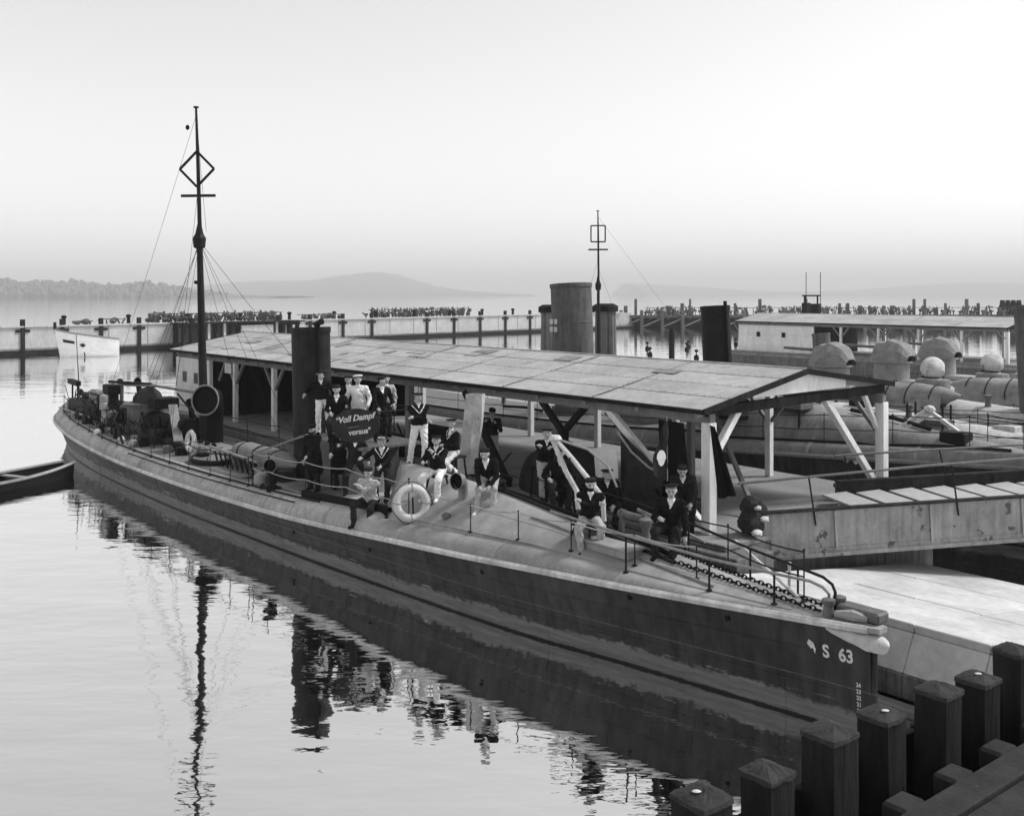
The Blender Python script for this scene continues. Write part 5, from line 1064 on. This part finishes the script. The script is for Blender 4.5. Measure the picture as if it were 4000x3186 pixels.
def gear_heap(s0, s1, t0, t1, z, hh, n, seed, label):
    rg = random.Random(seed); t = thing('gear_heap', F((s0 + s1) / 2, (t0 + t1) / 2, z), label, 'gear heap'); b = MB()
    for i in range(n):
        p = F(rg.uniform(s0, s1), rg.uniform(t0, t1), z); h = hh * rg.uniform(.3, 1); e = p + F.vec(rg.uniform(-.5, .5), rg.uniform(-.3, .3), h); b.tube([p, lerp(p, e, .5) + Vector((rg.uniform(-.1, .1), 0, rg.uniform(-.05, .1))), e], rg.uniform(.012, .035), 5)
    o = b.build('spars', 'black_iron', t); o['kind'] = 'stuff'
    for i in range(max(3, n // 5)):
        b = MB(); r = rg.uniform(.12, .3); b.ell(F(rg.uniform(s0, s1), rg.uniform(t0, t1), z + r * .6), r * rg.uniform(.8, 1.6), r, r * .9, 10, 7, fr=F, jit=.15); b.build('lump', rg.choice(('cloth_dark', 'canvas_dark', 'black_iron')), t, smooth=True)
gear_heap(6.3, 8.4, 2.6, 3.3, 1.5, .8, 26, 1, 'dark tangle of gear on the pontoon behind the old sailor')
gear_heap(8.6, 10.2, 2.5, 3.2, 1.5, .7, 18, 2, 'dark heap of gear below the sailor in baggy trousers')
gear_heap(12.2, 14.6, 2.6, 3.4, 1.5, .9, 22, 3, 'dark gear heaped behind the windsail')
gear_heap(18.0, 23.5, 3.2, 4.6, 1.5, 1.0, 40, 4, 'long dark heap of stores under the shed left of the funnel')
# three coils and boxes on the pontoon deck, mooring bollard near the second post
b = MB(); 
for z in range(3): b.torus(F(5.6, 8.4, 1.54 + z * .05), (0, 0, 1), .26 - .02 * z, .03, 20, 6)
b.build('rope_coil', 'rope', smooth=True, label='pale rope coil on the pontoon near the far corner post', cat='rope coil')
b = MB(); b.lathe([(.16, 0), (.12, .1), (.12, .28), (.17, .33), (.15, .4)], F(5.9, 8.1, 1.5), n=12); b.build('bollard', 'mid_paint', smooth=True, label='small iron bollard at the pontoon edge left of the far corner post', cat='bollard')

# ------------------------------------------------------------------ people: one continuous surface from blended limbs
def surface_nets(D, org, h):
    neg = D < 0
    c = [neg[i:neg.shape[0] - 1 + i, j:neg.shape[1] - 1 + j, k:neg.shape[2] - 1 + k] for i in (0, 1) for j in (0, 1) for k in (0, 1)]
    s = sum(x.astype(np.int8) for x in c); act = (s > 0) & (s < 8); idx = np.full(act.shape, -1, np.int64); idx[act] = np.arange(act.sum())
    ii, jj, kk = np.nonzero(act); acc = np.zeros((len(ii), 3)); cnt = np.zeros(len(ii))
    cor = [(a, b, d) for a in (0, 1) for b in (0, 1) for d in (0, 1)]
    for x in range(8):
        for y in range(x + 1, 8):
            p, q = cor[x], cor[y]
            if sum(abs(p[m] - q[m]) for m in range(3)) != 1: continue
            d0 = D[ii + p[0], jj + p[1], kk + p[2]]; d1 = D[ii + q[0], jj + q[1], kk + q[2]]; cr = (d0 < 0) != (d1 < 0)
            t = np.where(cr, d0 / np.where(d0 == d1, 1, d0 - d1), 0); pt = np.array(p) + t[:, None] * (np.array(q) - np.array(p))
            acc += pt * cr[:, None]; cnt += cr
    V = np.stack([ii, jj, kk], 1) + acc / cnt[:, None]; V = V * h + org; quads = []
    for ax in range(3):
        a = [slice(None)] * 3; b = [slice(None)] * 3; a[ax] = slice(0, -1); b[ax] = slice(1, None)
        ch = neg[tuple(a)] != neg[tuple(b)]; I = np.argwhere(ch); o1, o2 = [m for m in range(3) if m != ax]
        ok = (I[:, o1] > 0) & (I[:, o2] > 0) & (I[:, o1] < D.shape[o1] - 1) & (I[:, o2] < D.shape[o2] - 1); I = I[ok]
        def g(d1, d2):
            J = I.copy(); J[:, o1] += d1; J[:, o2] += d2; return idx[J[:, 0], J[:, 1], J[:, 2]]
        quads.append(np.stack([g(-1, -1), g(0, -1), g(0, 0), g(-1, 0)], 1))
    return V, np.concatenate(quads)
def ik(a, c, l1, l2, pole):
    a, c, pole = map(np.array, (a, c, pole)); d = c - a; L = np.linalg.norm(d); L2 = min(L, (l1 + l2) * .995); d = d / L; c = a + d * L2
    x = (l1 * l1 - l2 * l2 + L2 * L2) / (2 * L2); y = math.sqrt(max(0, l1 * l1 - x * x)); pp = pole - d * pole.dot(d); pp = pp / (np.linalg.norm(pp) + 1e-9)
    return a + d * x + pp * y, c
def capd(G, a, b, ra, rb, sq=1.):
    a = np.asarray(a, np.float32); b = np.asarray(b, np.float32); ab = b - a; L = float(ab @ ab) + 1e-9
    t = np.clip(((G - a) @ ab) / L, 0, 1); d = G - a - t[..., None] * ab
    return np.sqrt((d * d).sum(-1)) - (ra + (rb - ra) * t)
def person(label, pos, face, pelvis=(0, 0, .93), lean=0., feet=((-.11, .02, 0), (.11, .02, 0)), hands=((-.27, .08, .8), (.27, .08, .8)), top='jersey', bottom='trouser_dark', cap='flat', coat=False, head=0., nod=0., hgt=1., collar=True, beard=False, side=0., roll=0., shoe='shoe', wide=1.):
    """pos in the boat frame (s, t, floor z); local x = right, y = forward"""
    rp_ = random.Random(label); lean += rp_.uniform(.0, .1); roll += rp_.uniform(-.06, .06); head += rp_.uniform(-.3, .3); nod += rp_.uniform(0, .18); side += rp_.uniform(-.5, .5)
    P0 = np.array(pelvis, float) * hgt + np.array([rp_.uniform(-.03, .03), 0, 0]); cl, sl = math.cos(lean), math.sin(lean); rl = math.sin(roll)
    up = np.array([rl, sl, cl]); up /= np.linalg.norm(up); fw = np.array([0, cl, -sl]); rt = np.cross(fw, up); rt /= np.linalg.norm(rt)
    T = lambda x, y, z: P0 + (rt * x + fw * y + up * z) * hgt
    neck = T(0, .025, .5); hd = neck + (up * .75 + np.array([0, 0, .35])) / np.linalg.norm(up * .75 + np.array([0, 0, .35])) * .148 * hgt
    hf = np.array([math.sin(head) * math.cos(nod), math.cos(head) * math.cos(nod), -math.sin(nod)]); hs = np.array([math.cos(head), -math.sin(head), 0]); hu = np.cross(hs, hf)
    Hd = lambda x, y, z: hd + (hs * x + hf * y + hu * z) * hgt
    S = []                                                  # a, b, ra, rb, region
    def cap_(a, b, ra, rb, rg): S.append((np.array(a), np.array(b), ra * hgt, rb * hgt, rg))
    sk, tp, bt, sh = 0, 1, 2, 3
    cap_(T(-.075, -.005, .02), T(.075, -.005, .02), .118, .118, bt); cap_(T(-.07, 0, .07), T(.07, 0, .07), .122 * wide, .122 * wide, tp); cap_(T(0, 0, .12), T(0, .01, .3), .135 * wide, .142 * wide, tp); cap_(T(-.085, 0, .2), T(-.1, .005, .38), .088, .1, tp); cap_(T(.085, 0, .2), T(.1, .005, .38), .088, .1, tp)
    cap_(T(-.165, -.005, .43), T(.165, -.005, .43), .072, .072, tp); cap_(T(0, -.02, .44), neck, .075, .055, tp); cap_(neck, Hd(0, -.015, -.05), .052, .05, sk)
    cap_(Hd(0, -.012, .025), Hd(0, -.005, .05), .088, .08, sk); cap_(Hd(0, .02, -.03), Hd(0, .035, -.065), .066, .045, sk); cap_(Hd(0, .088, .0), Hd(0, .104, -.022), .012, .016, sk)
    for sg in (-1, 1): cap_(Hd(sg * .082, -.01, -.01), Hd(sg * .088, -.015, .02), .016, .02, sk)
    for sg, ft in ((-1, feet[0]), (1, feet[1])):
        hip = T(sg * .092, 0, -.01); fa = np.array(ft, float) * [1, 1, 1] + [0, 0, .085 * hgt]; kn, an = ik(hip, fa, .425 * hgt, .425 * hgt, (sg * .32, 1., .25))
        cap_(hip, kn, .1, .074, bt); cap_(kn, an, .07, .066, bt); toe = an + np.array([sg * .03, .16, -.045]) * hgt
        if an[2] - .06 > kn[2] - .1: toe = an + np.array([0, .1, .1])
        cap_(an + np.array([0, -.03, -.035]) * hgt, toe, .045, .038, sh)
    HN = []
    for sg, hn in ((-1, hands[0]), (1, hands[1])):
        shd = T(sg * .2, .0, .425); el, wr = ik(shd, np.array(hn, float), .285 * hgt, .255 * hgt, (sg * .55, -.6, -.6))
        cap_(shd, el, .066, .057, tp); cap_(el, wr, .056, .043, tp); dr = wr - el; dr /= np.linalg.norm(dr); pe = wr + dr * .085 * hgt; cap_(wr + dr * .01, pe, .034, .036, sk); HN.append((wr, pe, dr, sg))
    if coat: cap_(T(-.06, 0, .05), P0 + np.array([-.08, .0, -.38]) * hgt, .13, .17, tp); cap_(T(.06, 0, .05), P0 + np.array([.08, .0, -.38]) * hgt, .13, .17, tp)
    pts = np.array([q for a, b, *_ in S for q in (a, b)]); h = .017; lo = pts.min(0) - .22; n = np.ceil((pts.max(0) + .22 - lo) / h).astype(int)
    G = np.stack(np.meshgrid(*[np.arange(k, dtype=np.float32) for k in n], indexing='ij'), -1) * np.float32(h) + lo.astype(np.float32)
    D = np.full(G.shape[:3], 9., np.float32)
    for a, b, ra, rb, rg in S:
        l3 = np.clip(((np.minimum(a, b) - max(ra, rb) - .09 - lo) / h).astype(int), 0, n); h3 = np.clip(((np.maximum(a, b) + max(ra, rb) + .09 - lo) / h).astype(int) + 2, 0, n)
        sl_ = tuple(slice(l3[i], h3[i]) for i in range(3)); d = capd(G[sl_], a, b, ra, rb); o = D[sl_]; k = .028 if ra > .03 else .012
        hh = np.clip(.5 + .5 * (o - d) / k, 0, 1); D[sl_] = np.where(o > 8, d, o * (1 - hh) + d * hh - k * hh * (1 - hh))
    V, Fq = surface_nets(D, lo, h); ph = random.uniform(0, 9)
    bst = np.full(len(V), 9.); rgv = np.zeros(len(V), int)
    for a, b, ra, rb, rg in S:
        d = capd(V, a, b, ra, rb); m = d < bst; bst[m] = d[m]; rgv[m] = rg
    e_ = .02; gx = np.clip(((V - lo) / h).astype(int), 1, np.array(D.shape) - 2); ix, iy, iz = gx.T
    N = np.stack([D[ix + 1, iy, iz] - D[ix - 1, iy, iz], D[ix, iy + 1, iz] - D[ix, iy - 1, iz], D[ix, iy, iz + 1] - D[ix, iy, iz - 1]], 1); N = N / (np.linalg.norm(N, axis=1)[:, None] + 1e-6)
    wr_ = np.sin(V[:, 2] * 47 + 5 * np.sin(V[:, 0] * 17 + ph) + 4 * np.sin(V[:, 1] * 19)) + .8 * np.sin(V[:, 0] * 39 + V[:, 2] * 21 + 3 * np.sin(V[:, 1] * 23 + ph)) + .6 * np.sin(V[:, 1] * 57 - V[:, 2] * 33 + ph)
    V = V + N * (wr_ * .0055 * ((rgv == 1) | (rgv == 2)))[:, None]
    # cloth wrinkles on clothing
    C = V[Fq].mean(1); best = np.full(len(C), 9.); reg = np.zeros(len(C), int)
    for a, b, ra, rb, rg in S:
        d = capd(C, a, b, ra, rb); m = d < best; best[m] = d[m]; reg[m] = rg
    L = C - hd; lx, ly, lz = L @ hs / hgt, L @ hf / hgt, L @ hu / hgt
    near = (np.abs(lx) < .13) & (np.abs(ly) < .15) & (np.abs(lz) < .16)
    mi = reg.copy(); isk = near & (reg == sk)
    mi[isk & ((lz > .065) | ((ly < -.02) & (lz > -.05)))] = 4
    mi[isk & (ly > .06) & (np.abs(lz - .012) < .012) & (np.abs(np.abs(lx) - .033) < .017)] = 5; mi[isk & (ly > .05) & (np.abs(lz + .058) < .009) & (np.abs(lx) < .026)] = 5
    if beard: mi[isk & (lz < -.045) & (ly > -.01)] = 4
    Lt = C - P0; tx, ty, tz = Lt @ rt / hgt, Lt @ fw / hgt, Lt @ up / hgt
    VD = random.uniform(.34, .42)
    if collar: mi[(reg == tp) & (ty > -.02) & (tz > VD + 2.1 * np.abs(tx)) & (np.abs(tx) < .08) & (tz < .6)] = 6
    if collar == 'sailor': mi[(reg == tp) & (np.abs(np.abs(tx) * 1.25 + .30 - tz + .0) < .015) & (tz < .5) & (tz > .3) & (ty > 0)] = 6
    b = MB(); b.v = [tuple(v) for v in V]; b.f = [tuple(int(i) for i in f) for f in Fq]; b.m = [int(x) for x in mi]
    for wr, pe, dr, sg in HN:                               # five fingers on each palm
        sd = np.cross(dr, (0, 0, 1.)); sd = sd / (np.linalg.norm(sd) + 1e-6); nn = np.cross(sd, dr)
        for q, ln in ((-1.5, .062), (-.5, .075), (.5, .07), (1.5, .055)):
            s0 = pe + sd * q * .017; s1 = s0 + dr * ln * .55 - nn * .008; s2 = s1 + dr * ln * .35 - nn * .03; b.tube([s0 - dr * .02, s1, s2], [.0095, .009, .007], 5, 0)
        s0 = wr + dr * .03 + sd * sg * -.03; b.tube([s0, s0 + dr * .035 + sd * sg * -.03, s0 + dr * .07 + sd * sg * -.03 - nn * .01], [.012, .01, .008], 5, 0)
    fv = F.vec(face[0], face[1], 0).normalized(); rv_ = Vector((fv.y, -fv.x, 0)); O = F(*pos)
    W_ = lambda v: O + rv_ * float(v[0]) + fv * float(v[1]) + Vector((0, 0, float(v[2])))
    b.v = [W_(v) for v in b.v]
    root = thing('person', O, label, 'person'); b.build('body', ['skin', top, bottom, shoe, 'hair', 'eye', 'linen'], root, smooth=True)
    if cap:
        c = W_(Hd(0, -.022, .056)); axx = (W_(Hd(.12 * side, -.1, 1)) - W_(Hd(0, 0, 0))).normalized(); m1, prof = {'flat': ('jersey', [(.088, -.012), (.092, .03), (.1, .035), (.135, .055), (.132, .07), (.05, .082), (.004, .083)]), 'white': ('linen', [(.09, -.012), (.094, .035), (.13, .06), (.128, .085), (.05, .1), (.004, .1)]), 'peak': ('shoe', [(.09, -.015), (.094, .035), (.118, .06), (.114, .075), (.04, .085), (.004, .085)]), 'soft': ('jersey2', [(.093, -.01), (.1, .03), (.105, .055), (.08, .085), (.004, .095)]), 'straw': ('canvas', [(.118, -.005), (.118, .006), (.092, .012), (.09, .075), (.004, .08)])}[cap]
        prof = [(r_, z_ * .82) for r_, z_ in prof]
        b = MB(); b.lathe(prof, c, axx, 20, hgt, hgt, caps=False); co = b.build('cap', m1, root, smooth=True)
        if cap in ('flat', 'straw', 'white'): b = MB(); b.lathe([(.0905, -.01), (.0935, .0), (.0935, .026), (.0925, .03)], c, axx, 20, hgt, hgt, caps=False); b.build('cap_band', 'shoe' if cap != 'flat' else 'band_grey', co)
        if cap == 'peak': b = MB(); q = [W_(Hd(x, y, .058 + z)) for x, y, z in ((-.07, .06, 0), (-.04, .115, -.012), (.04, .115, -.012), (.07, .06, 0))]; b.add(q + [v + Vector((0, 0, .006)) for v in q], [(0, 1, 2, 3), (7, 6, 5, 4), (0, 4, 5, 1), (1, 5, 6, 2), (2, 6, 7, 3), (3, 7, 4, 0)]); b.build('peak', 'shoe', co)
    return root, W_
CAMV = (-.78, -.625)
sit = lambda h=.45: dict(pelvis=(0, 0, h + .09))
def stool(s, t, z, h, label, w=.17, mm='timber_dark'):
    o = thing('stool', F(s, t, z), label, 'stool', 'stools on deck'); MB().fbox(F, s - w, s + w, t - w, t + w, z + h - .05, z + h - .005).build('seat', mm, o)
    for a in (-1, 1):
        for c in (-1, 1): MB().bar(F(s + a * w * 1.05, t + c * w * 1.05, deckz(s, t) - .03), F(s + a * w * .8, t + c * w * .8, z + h - .05), .035).build('leg', mm, o)
def dz(s, t): return deckz(s, t)
BR = 2.66
person('sailor in dark jersey and white trousers leaning against the black funnel', (16.3, -.1, BR), (-.9, -.35), hands=((-.42, .3, .92), (.45, -.1, 1.1)), bottom='trouser_white', head=-.9, feet=((-.15, .0, 0), (.12, .05, 0)), roll=.08)
person('boy in dark jacket crouching behind the oval board', (15.0, -.35, BR), CAMV, pelvis=(0, 0, .68), lean=.2, feet=((-.14, .2, 0), (.14, .25, 0)), hands=((-.2, .33, .75), (.15, .36, .75)), cap='soft')
person('sailor in all white uniform and white cap behind the oval board', (14.8, .15, BR), CAMV, top='linen', bottom='trouser_white', cap='white', hands=((-.25, .2, .9), (.3, .22, .95)), collar=False, hgt=.98)
person('man in dark suit standing right of the white sailor holding papers', (14.2, .4, BR), (-.95, -.1), hands=((-.3, .15, .95), (.22, .33, .9)), head=-.5, cap='soft', top='cloth_dark', roll=-.03, hgt=.97)
person('man half hidden in the shade behind the man holding papers', (15.2, 1.0, BR - .35), CAMV, cap='soft', hgt=.95)
_, w6 = person('sailor standing with folded arms in white trousers on the turtle deck', (12.2, .25, dz(12.2, .25)), (-.75, -.35), bottom='trouser_white', hands=((.16, .24, 1.18), (-.16, .26, 1.1)), head=-.5, collar='sailor', hgt=1.02, feet=((-.13, .06, 0), (.2, -.1, .0)), roll=.02)
person('bearded officer in long dark coat holding the guard rope', (14.95, -1.05, dz(15, -1)), (-.45, -.85), coat=True, top='cloth_dark', cap='peak', collar=False, beard=True, hands=((.0, .42, .86), (.28, .08, .8)), head=.1, hgt=.98)
person('dark coated man close behind the bearded officer', (14.7, -.45, dz(14.7, -.4)), (-.8, -.6), coat=True, top='jersey', cap='peak', hands=((-.25, .2, .9), (.2, .4, .95)), hgt=.97)
person('man in short dark tunic with wide stride below the oval board', (13.75, -.55, dz(13.8, -.7)), (-.8, -.5), top='jersey2', cap='soft', feet=((-.3, -.22, 0), (.25, .12, 0)), pelvis=(0, 0, .86), hands=((-.3, .05, .82), (.42, .18, 1.2)), head=-.4, hgt=.97)
person('sailor in straw hat with wide white collar leaning on the rope', (12.15, -.8, dz(12.6, -.9)), CAMV, cap='straw', collar='sailor', lean=.3, pelvis=(0, -.05, .88), hands=((-.05, .45, .95), (.42, .42, 1.12)), hgt=.97)
person('man with white sleeves and folded arms sitting on the gunwale edge', (11.75, -1.35, dz(11.7, -1.3) - .32), (-.55, -.85), pelvis=(0, -.02, .5), lean=.18, feet=((-.17, .42, -.12), (.2, .4, -.05)), hands=((.12, .3, .86), (-.12, .32, .82)), top='trouser_pale', bottom='trouser_dark', cap='soft', collar=False, wide=1.05, hgt=1.)
person('sailor in white trousers seated on a stool beside the cowl', (10.35, -.5, dz(10.1, -.75)), (-.5, -.85), hands=((-.1, .36, 1.0), (.18, .32, .78)), bottom='trouser_white', cap='flat', collar='sailor', head=-.35, lean=.08, feet=((-.16, .32, -.05), (.12, .36, -.05)), pelvis=(0, 0, .58), shoe='linen')
stool(10.38, -.45, dz(10.1, -.75), .47, 'dark stool under the white trousered sailor beside the cowl')
person('sailor seated facing left before the windsail, white trousers', (11.4, .7, dz(11.3, .4) - .05), (.1, -1), hands=((-.12, .3, .72), (.14, .34, .7)), bottom='trouser_white', cap='flat', collar='sailor', head=-.7, **sit(.45))
stool(11.4, .74, dz(11.3, .4) - .05, .45, 'dark box seat under the sailor before the windsail', .2)
person('crouched sailor lacing his light shoes on the turtle deck', (8.75, -.2, dz(8.5, -.6) + .08), (-.55, -.8), lean=.65, hands=((-.14, .52, .42), (.1, .5, .4)), bottom='trouser_pale', top='jersey', cap='soft', head=-.35, nod=.1, feet=((-.14, .36, -.18), (.16, .45, -.22)), pelvis=(0, 0, .53), shoe='linen')
stool(8.75, -.15, dz(8.5, -.6) + .08, .44, 'dark stool under the crouched sailor lacing his shoes', .2)
_, wf = person('sailor playing a flute beside the windsail under the shed', (14.6, 4.3, 1.5), (-.8, -.6), hands=((-.12, .26, 1.3), (.2, .24, 1.34)), cap='soft', top='jersey2', bottom='trouser_pale', nod=.35, hgt=1.0, lean=.06)
b = MB(); b.tube([wf((-.16, .3, 1.42)), wf((.32, .3, 1.46))], .012, 6); b.build('flute', 'black_iron', label='dark flute held across the face of the man under the shed', cat='flute')
person('sailor in pale baggy trousers sitting high with crossed arms under the shed', (9.35, 1.75, 1.9), (-.85, -.55), hands=((.1, .3, 1.1), (-.05, .32, 1.05)), bottom='trouser_pale', cap='flat', lean=.06, feet=((-.2, .38, -.05), (.1, .45, -.08)), pelvis=(0, 0, .72))
stool(9.4, 1.85, 1.95, .55, 'tall dark crate seat under the sailor in baggy trousers', .26)
person('dark seated sailor with pale neckerchief low behind the davit', (8.3, 1.25, 1.85), (-.85, -.55), hands=((-.2, .38, .7), (.25, .38, .66)), cap='flat', feet=((-.15, .45, 0), (.15, .42, 0)), lean=.12, side=.5, **sit(.42))
stool(8.3, 1.3, 1.85, .42, 'low crate under the dark seated sailor behind the davit', .24)
person('laughing old bearded sailor with folded arms sitting on the foredeck', (5.6, -.32, dz(5.3, -.7)), (-.72, -.7), hands=((.17, .27, .86), (-.17, .29, .82)), bottom='trouser_pale', cap='soft', beard=True, feet=((-.17, .28, -.06), (.15, .34, -.1)), pelvis=(0, 0, .5), lean=.06, side=.8, head=-.1)
stool(5.65, -.28, dz(5.3, -.7), .4, 'dark bench under the laughing old sailor', .24)
person('young sailor seated at right with one arm hanging and crossed leg', (4.1, .18, dz(3.8, -.1) - .1), (-.55, -.8), hands=((-.32, .3, .36), (.12, .36, .76)), bottom='trouser_dark', cap='flat', lean=.2, feet=((-.06, .42, -.18), (.2, .34, .03)), pelvis=(0, 0, .58), side=.4, head=-.15)
stool(4.12, .22, dz(3.8, -.1) - .1, .47, 'thin legged stool under the young sailor at right', .19)

person('dark capped man peering between the boy and the white sailor', (15.7, .35, BR), CAMV, cap='flat', hgt=.93, hands=((-.2, .25, .95), (.22, .2, .9)))
person('man in pale jersey behind the man holding papers', (14.9, .95, BR), (-.9, -.3), cap='soft', top='trouser_pale', bottom='trouser_dark', hgt=.96, head=-.3)
person('dark sailor crouching between the davit and the tarpaulin', (7.35, 1.75, 1.55), (-.8, -.6), pelvis=(0, 0, .5), lean=.35, feet=((-.15, .3, 0), (.16, .35, 0)), hands=((-.12, .45, .5), (.15, .45, .45)), cap='flat')
person('stooping man in shirtsleeves behind the young sailor by the brace', (6.0, 2.75, 1.5), (-.6, -.8), lean=.7, pelvis=(0, 0, .85), hands=((-.15, .5, .7), (.15, .55, .75)), top='jersey2', cap='soft', nod=.3)
# canvas fender lashed under the bow shelf
b = MB(); P = []
for i in range(21):
    k = i / 20; r_ = interp(k, [0, .15, .4, .65, .82, .92, .97, 1], [.008, .05, .085, .115, .135, .115, .07, .004]); x = lerp(.66, -.26, k); t_ = -(hb(max(.02, x), 1.42) * .9 + .02) if x > 0 else -.06 * (1 + x / .26)
    P.append([F(x, t_, lerp(1.5, 1.40, k)) + F.vec(0, math.cos(a) * r_ * .95, math.sin(a) * r_ * (1 + .05 * math.sin(3 * a + i)) - r_ * .15) for a in np.linspace(0, 2 * math.pi, 17)])
b.grid(P); b.build('bow_fender', 'white_canvas', smooth=True, label='white canvas wrapped fender under the bow of the S 63', cat='fender')

# ------------------------------------------------------------------ haze over the harbour
hz = MB(); hz.box(-5500, 5500, -250, 9500, -1.2, 160); ho = hz.build('haze', [], base=(0, 0, -1.2), kind='stuff')
hm = bpy.data.materials.new('haze'); hm.use_nodes = True; n = hm.node_tree.nodes; n.remove(n['Principled BSDF'])
pv = n.new('ShaderNodeVolumePrincipled'); pv.inputs['Color'].default_value = (.99, .99, .99, 1); pv.inputs['Density'].default_value = .00034; pv.inputs['Anisotropy'].default_value = 0.
hm.node_tree.links.new(pv.outputs[0], n['Material Output'].inputs['Volume']); ho.data.materials.append(hm)
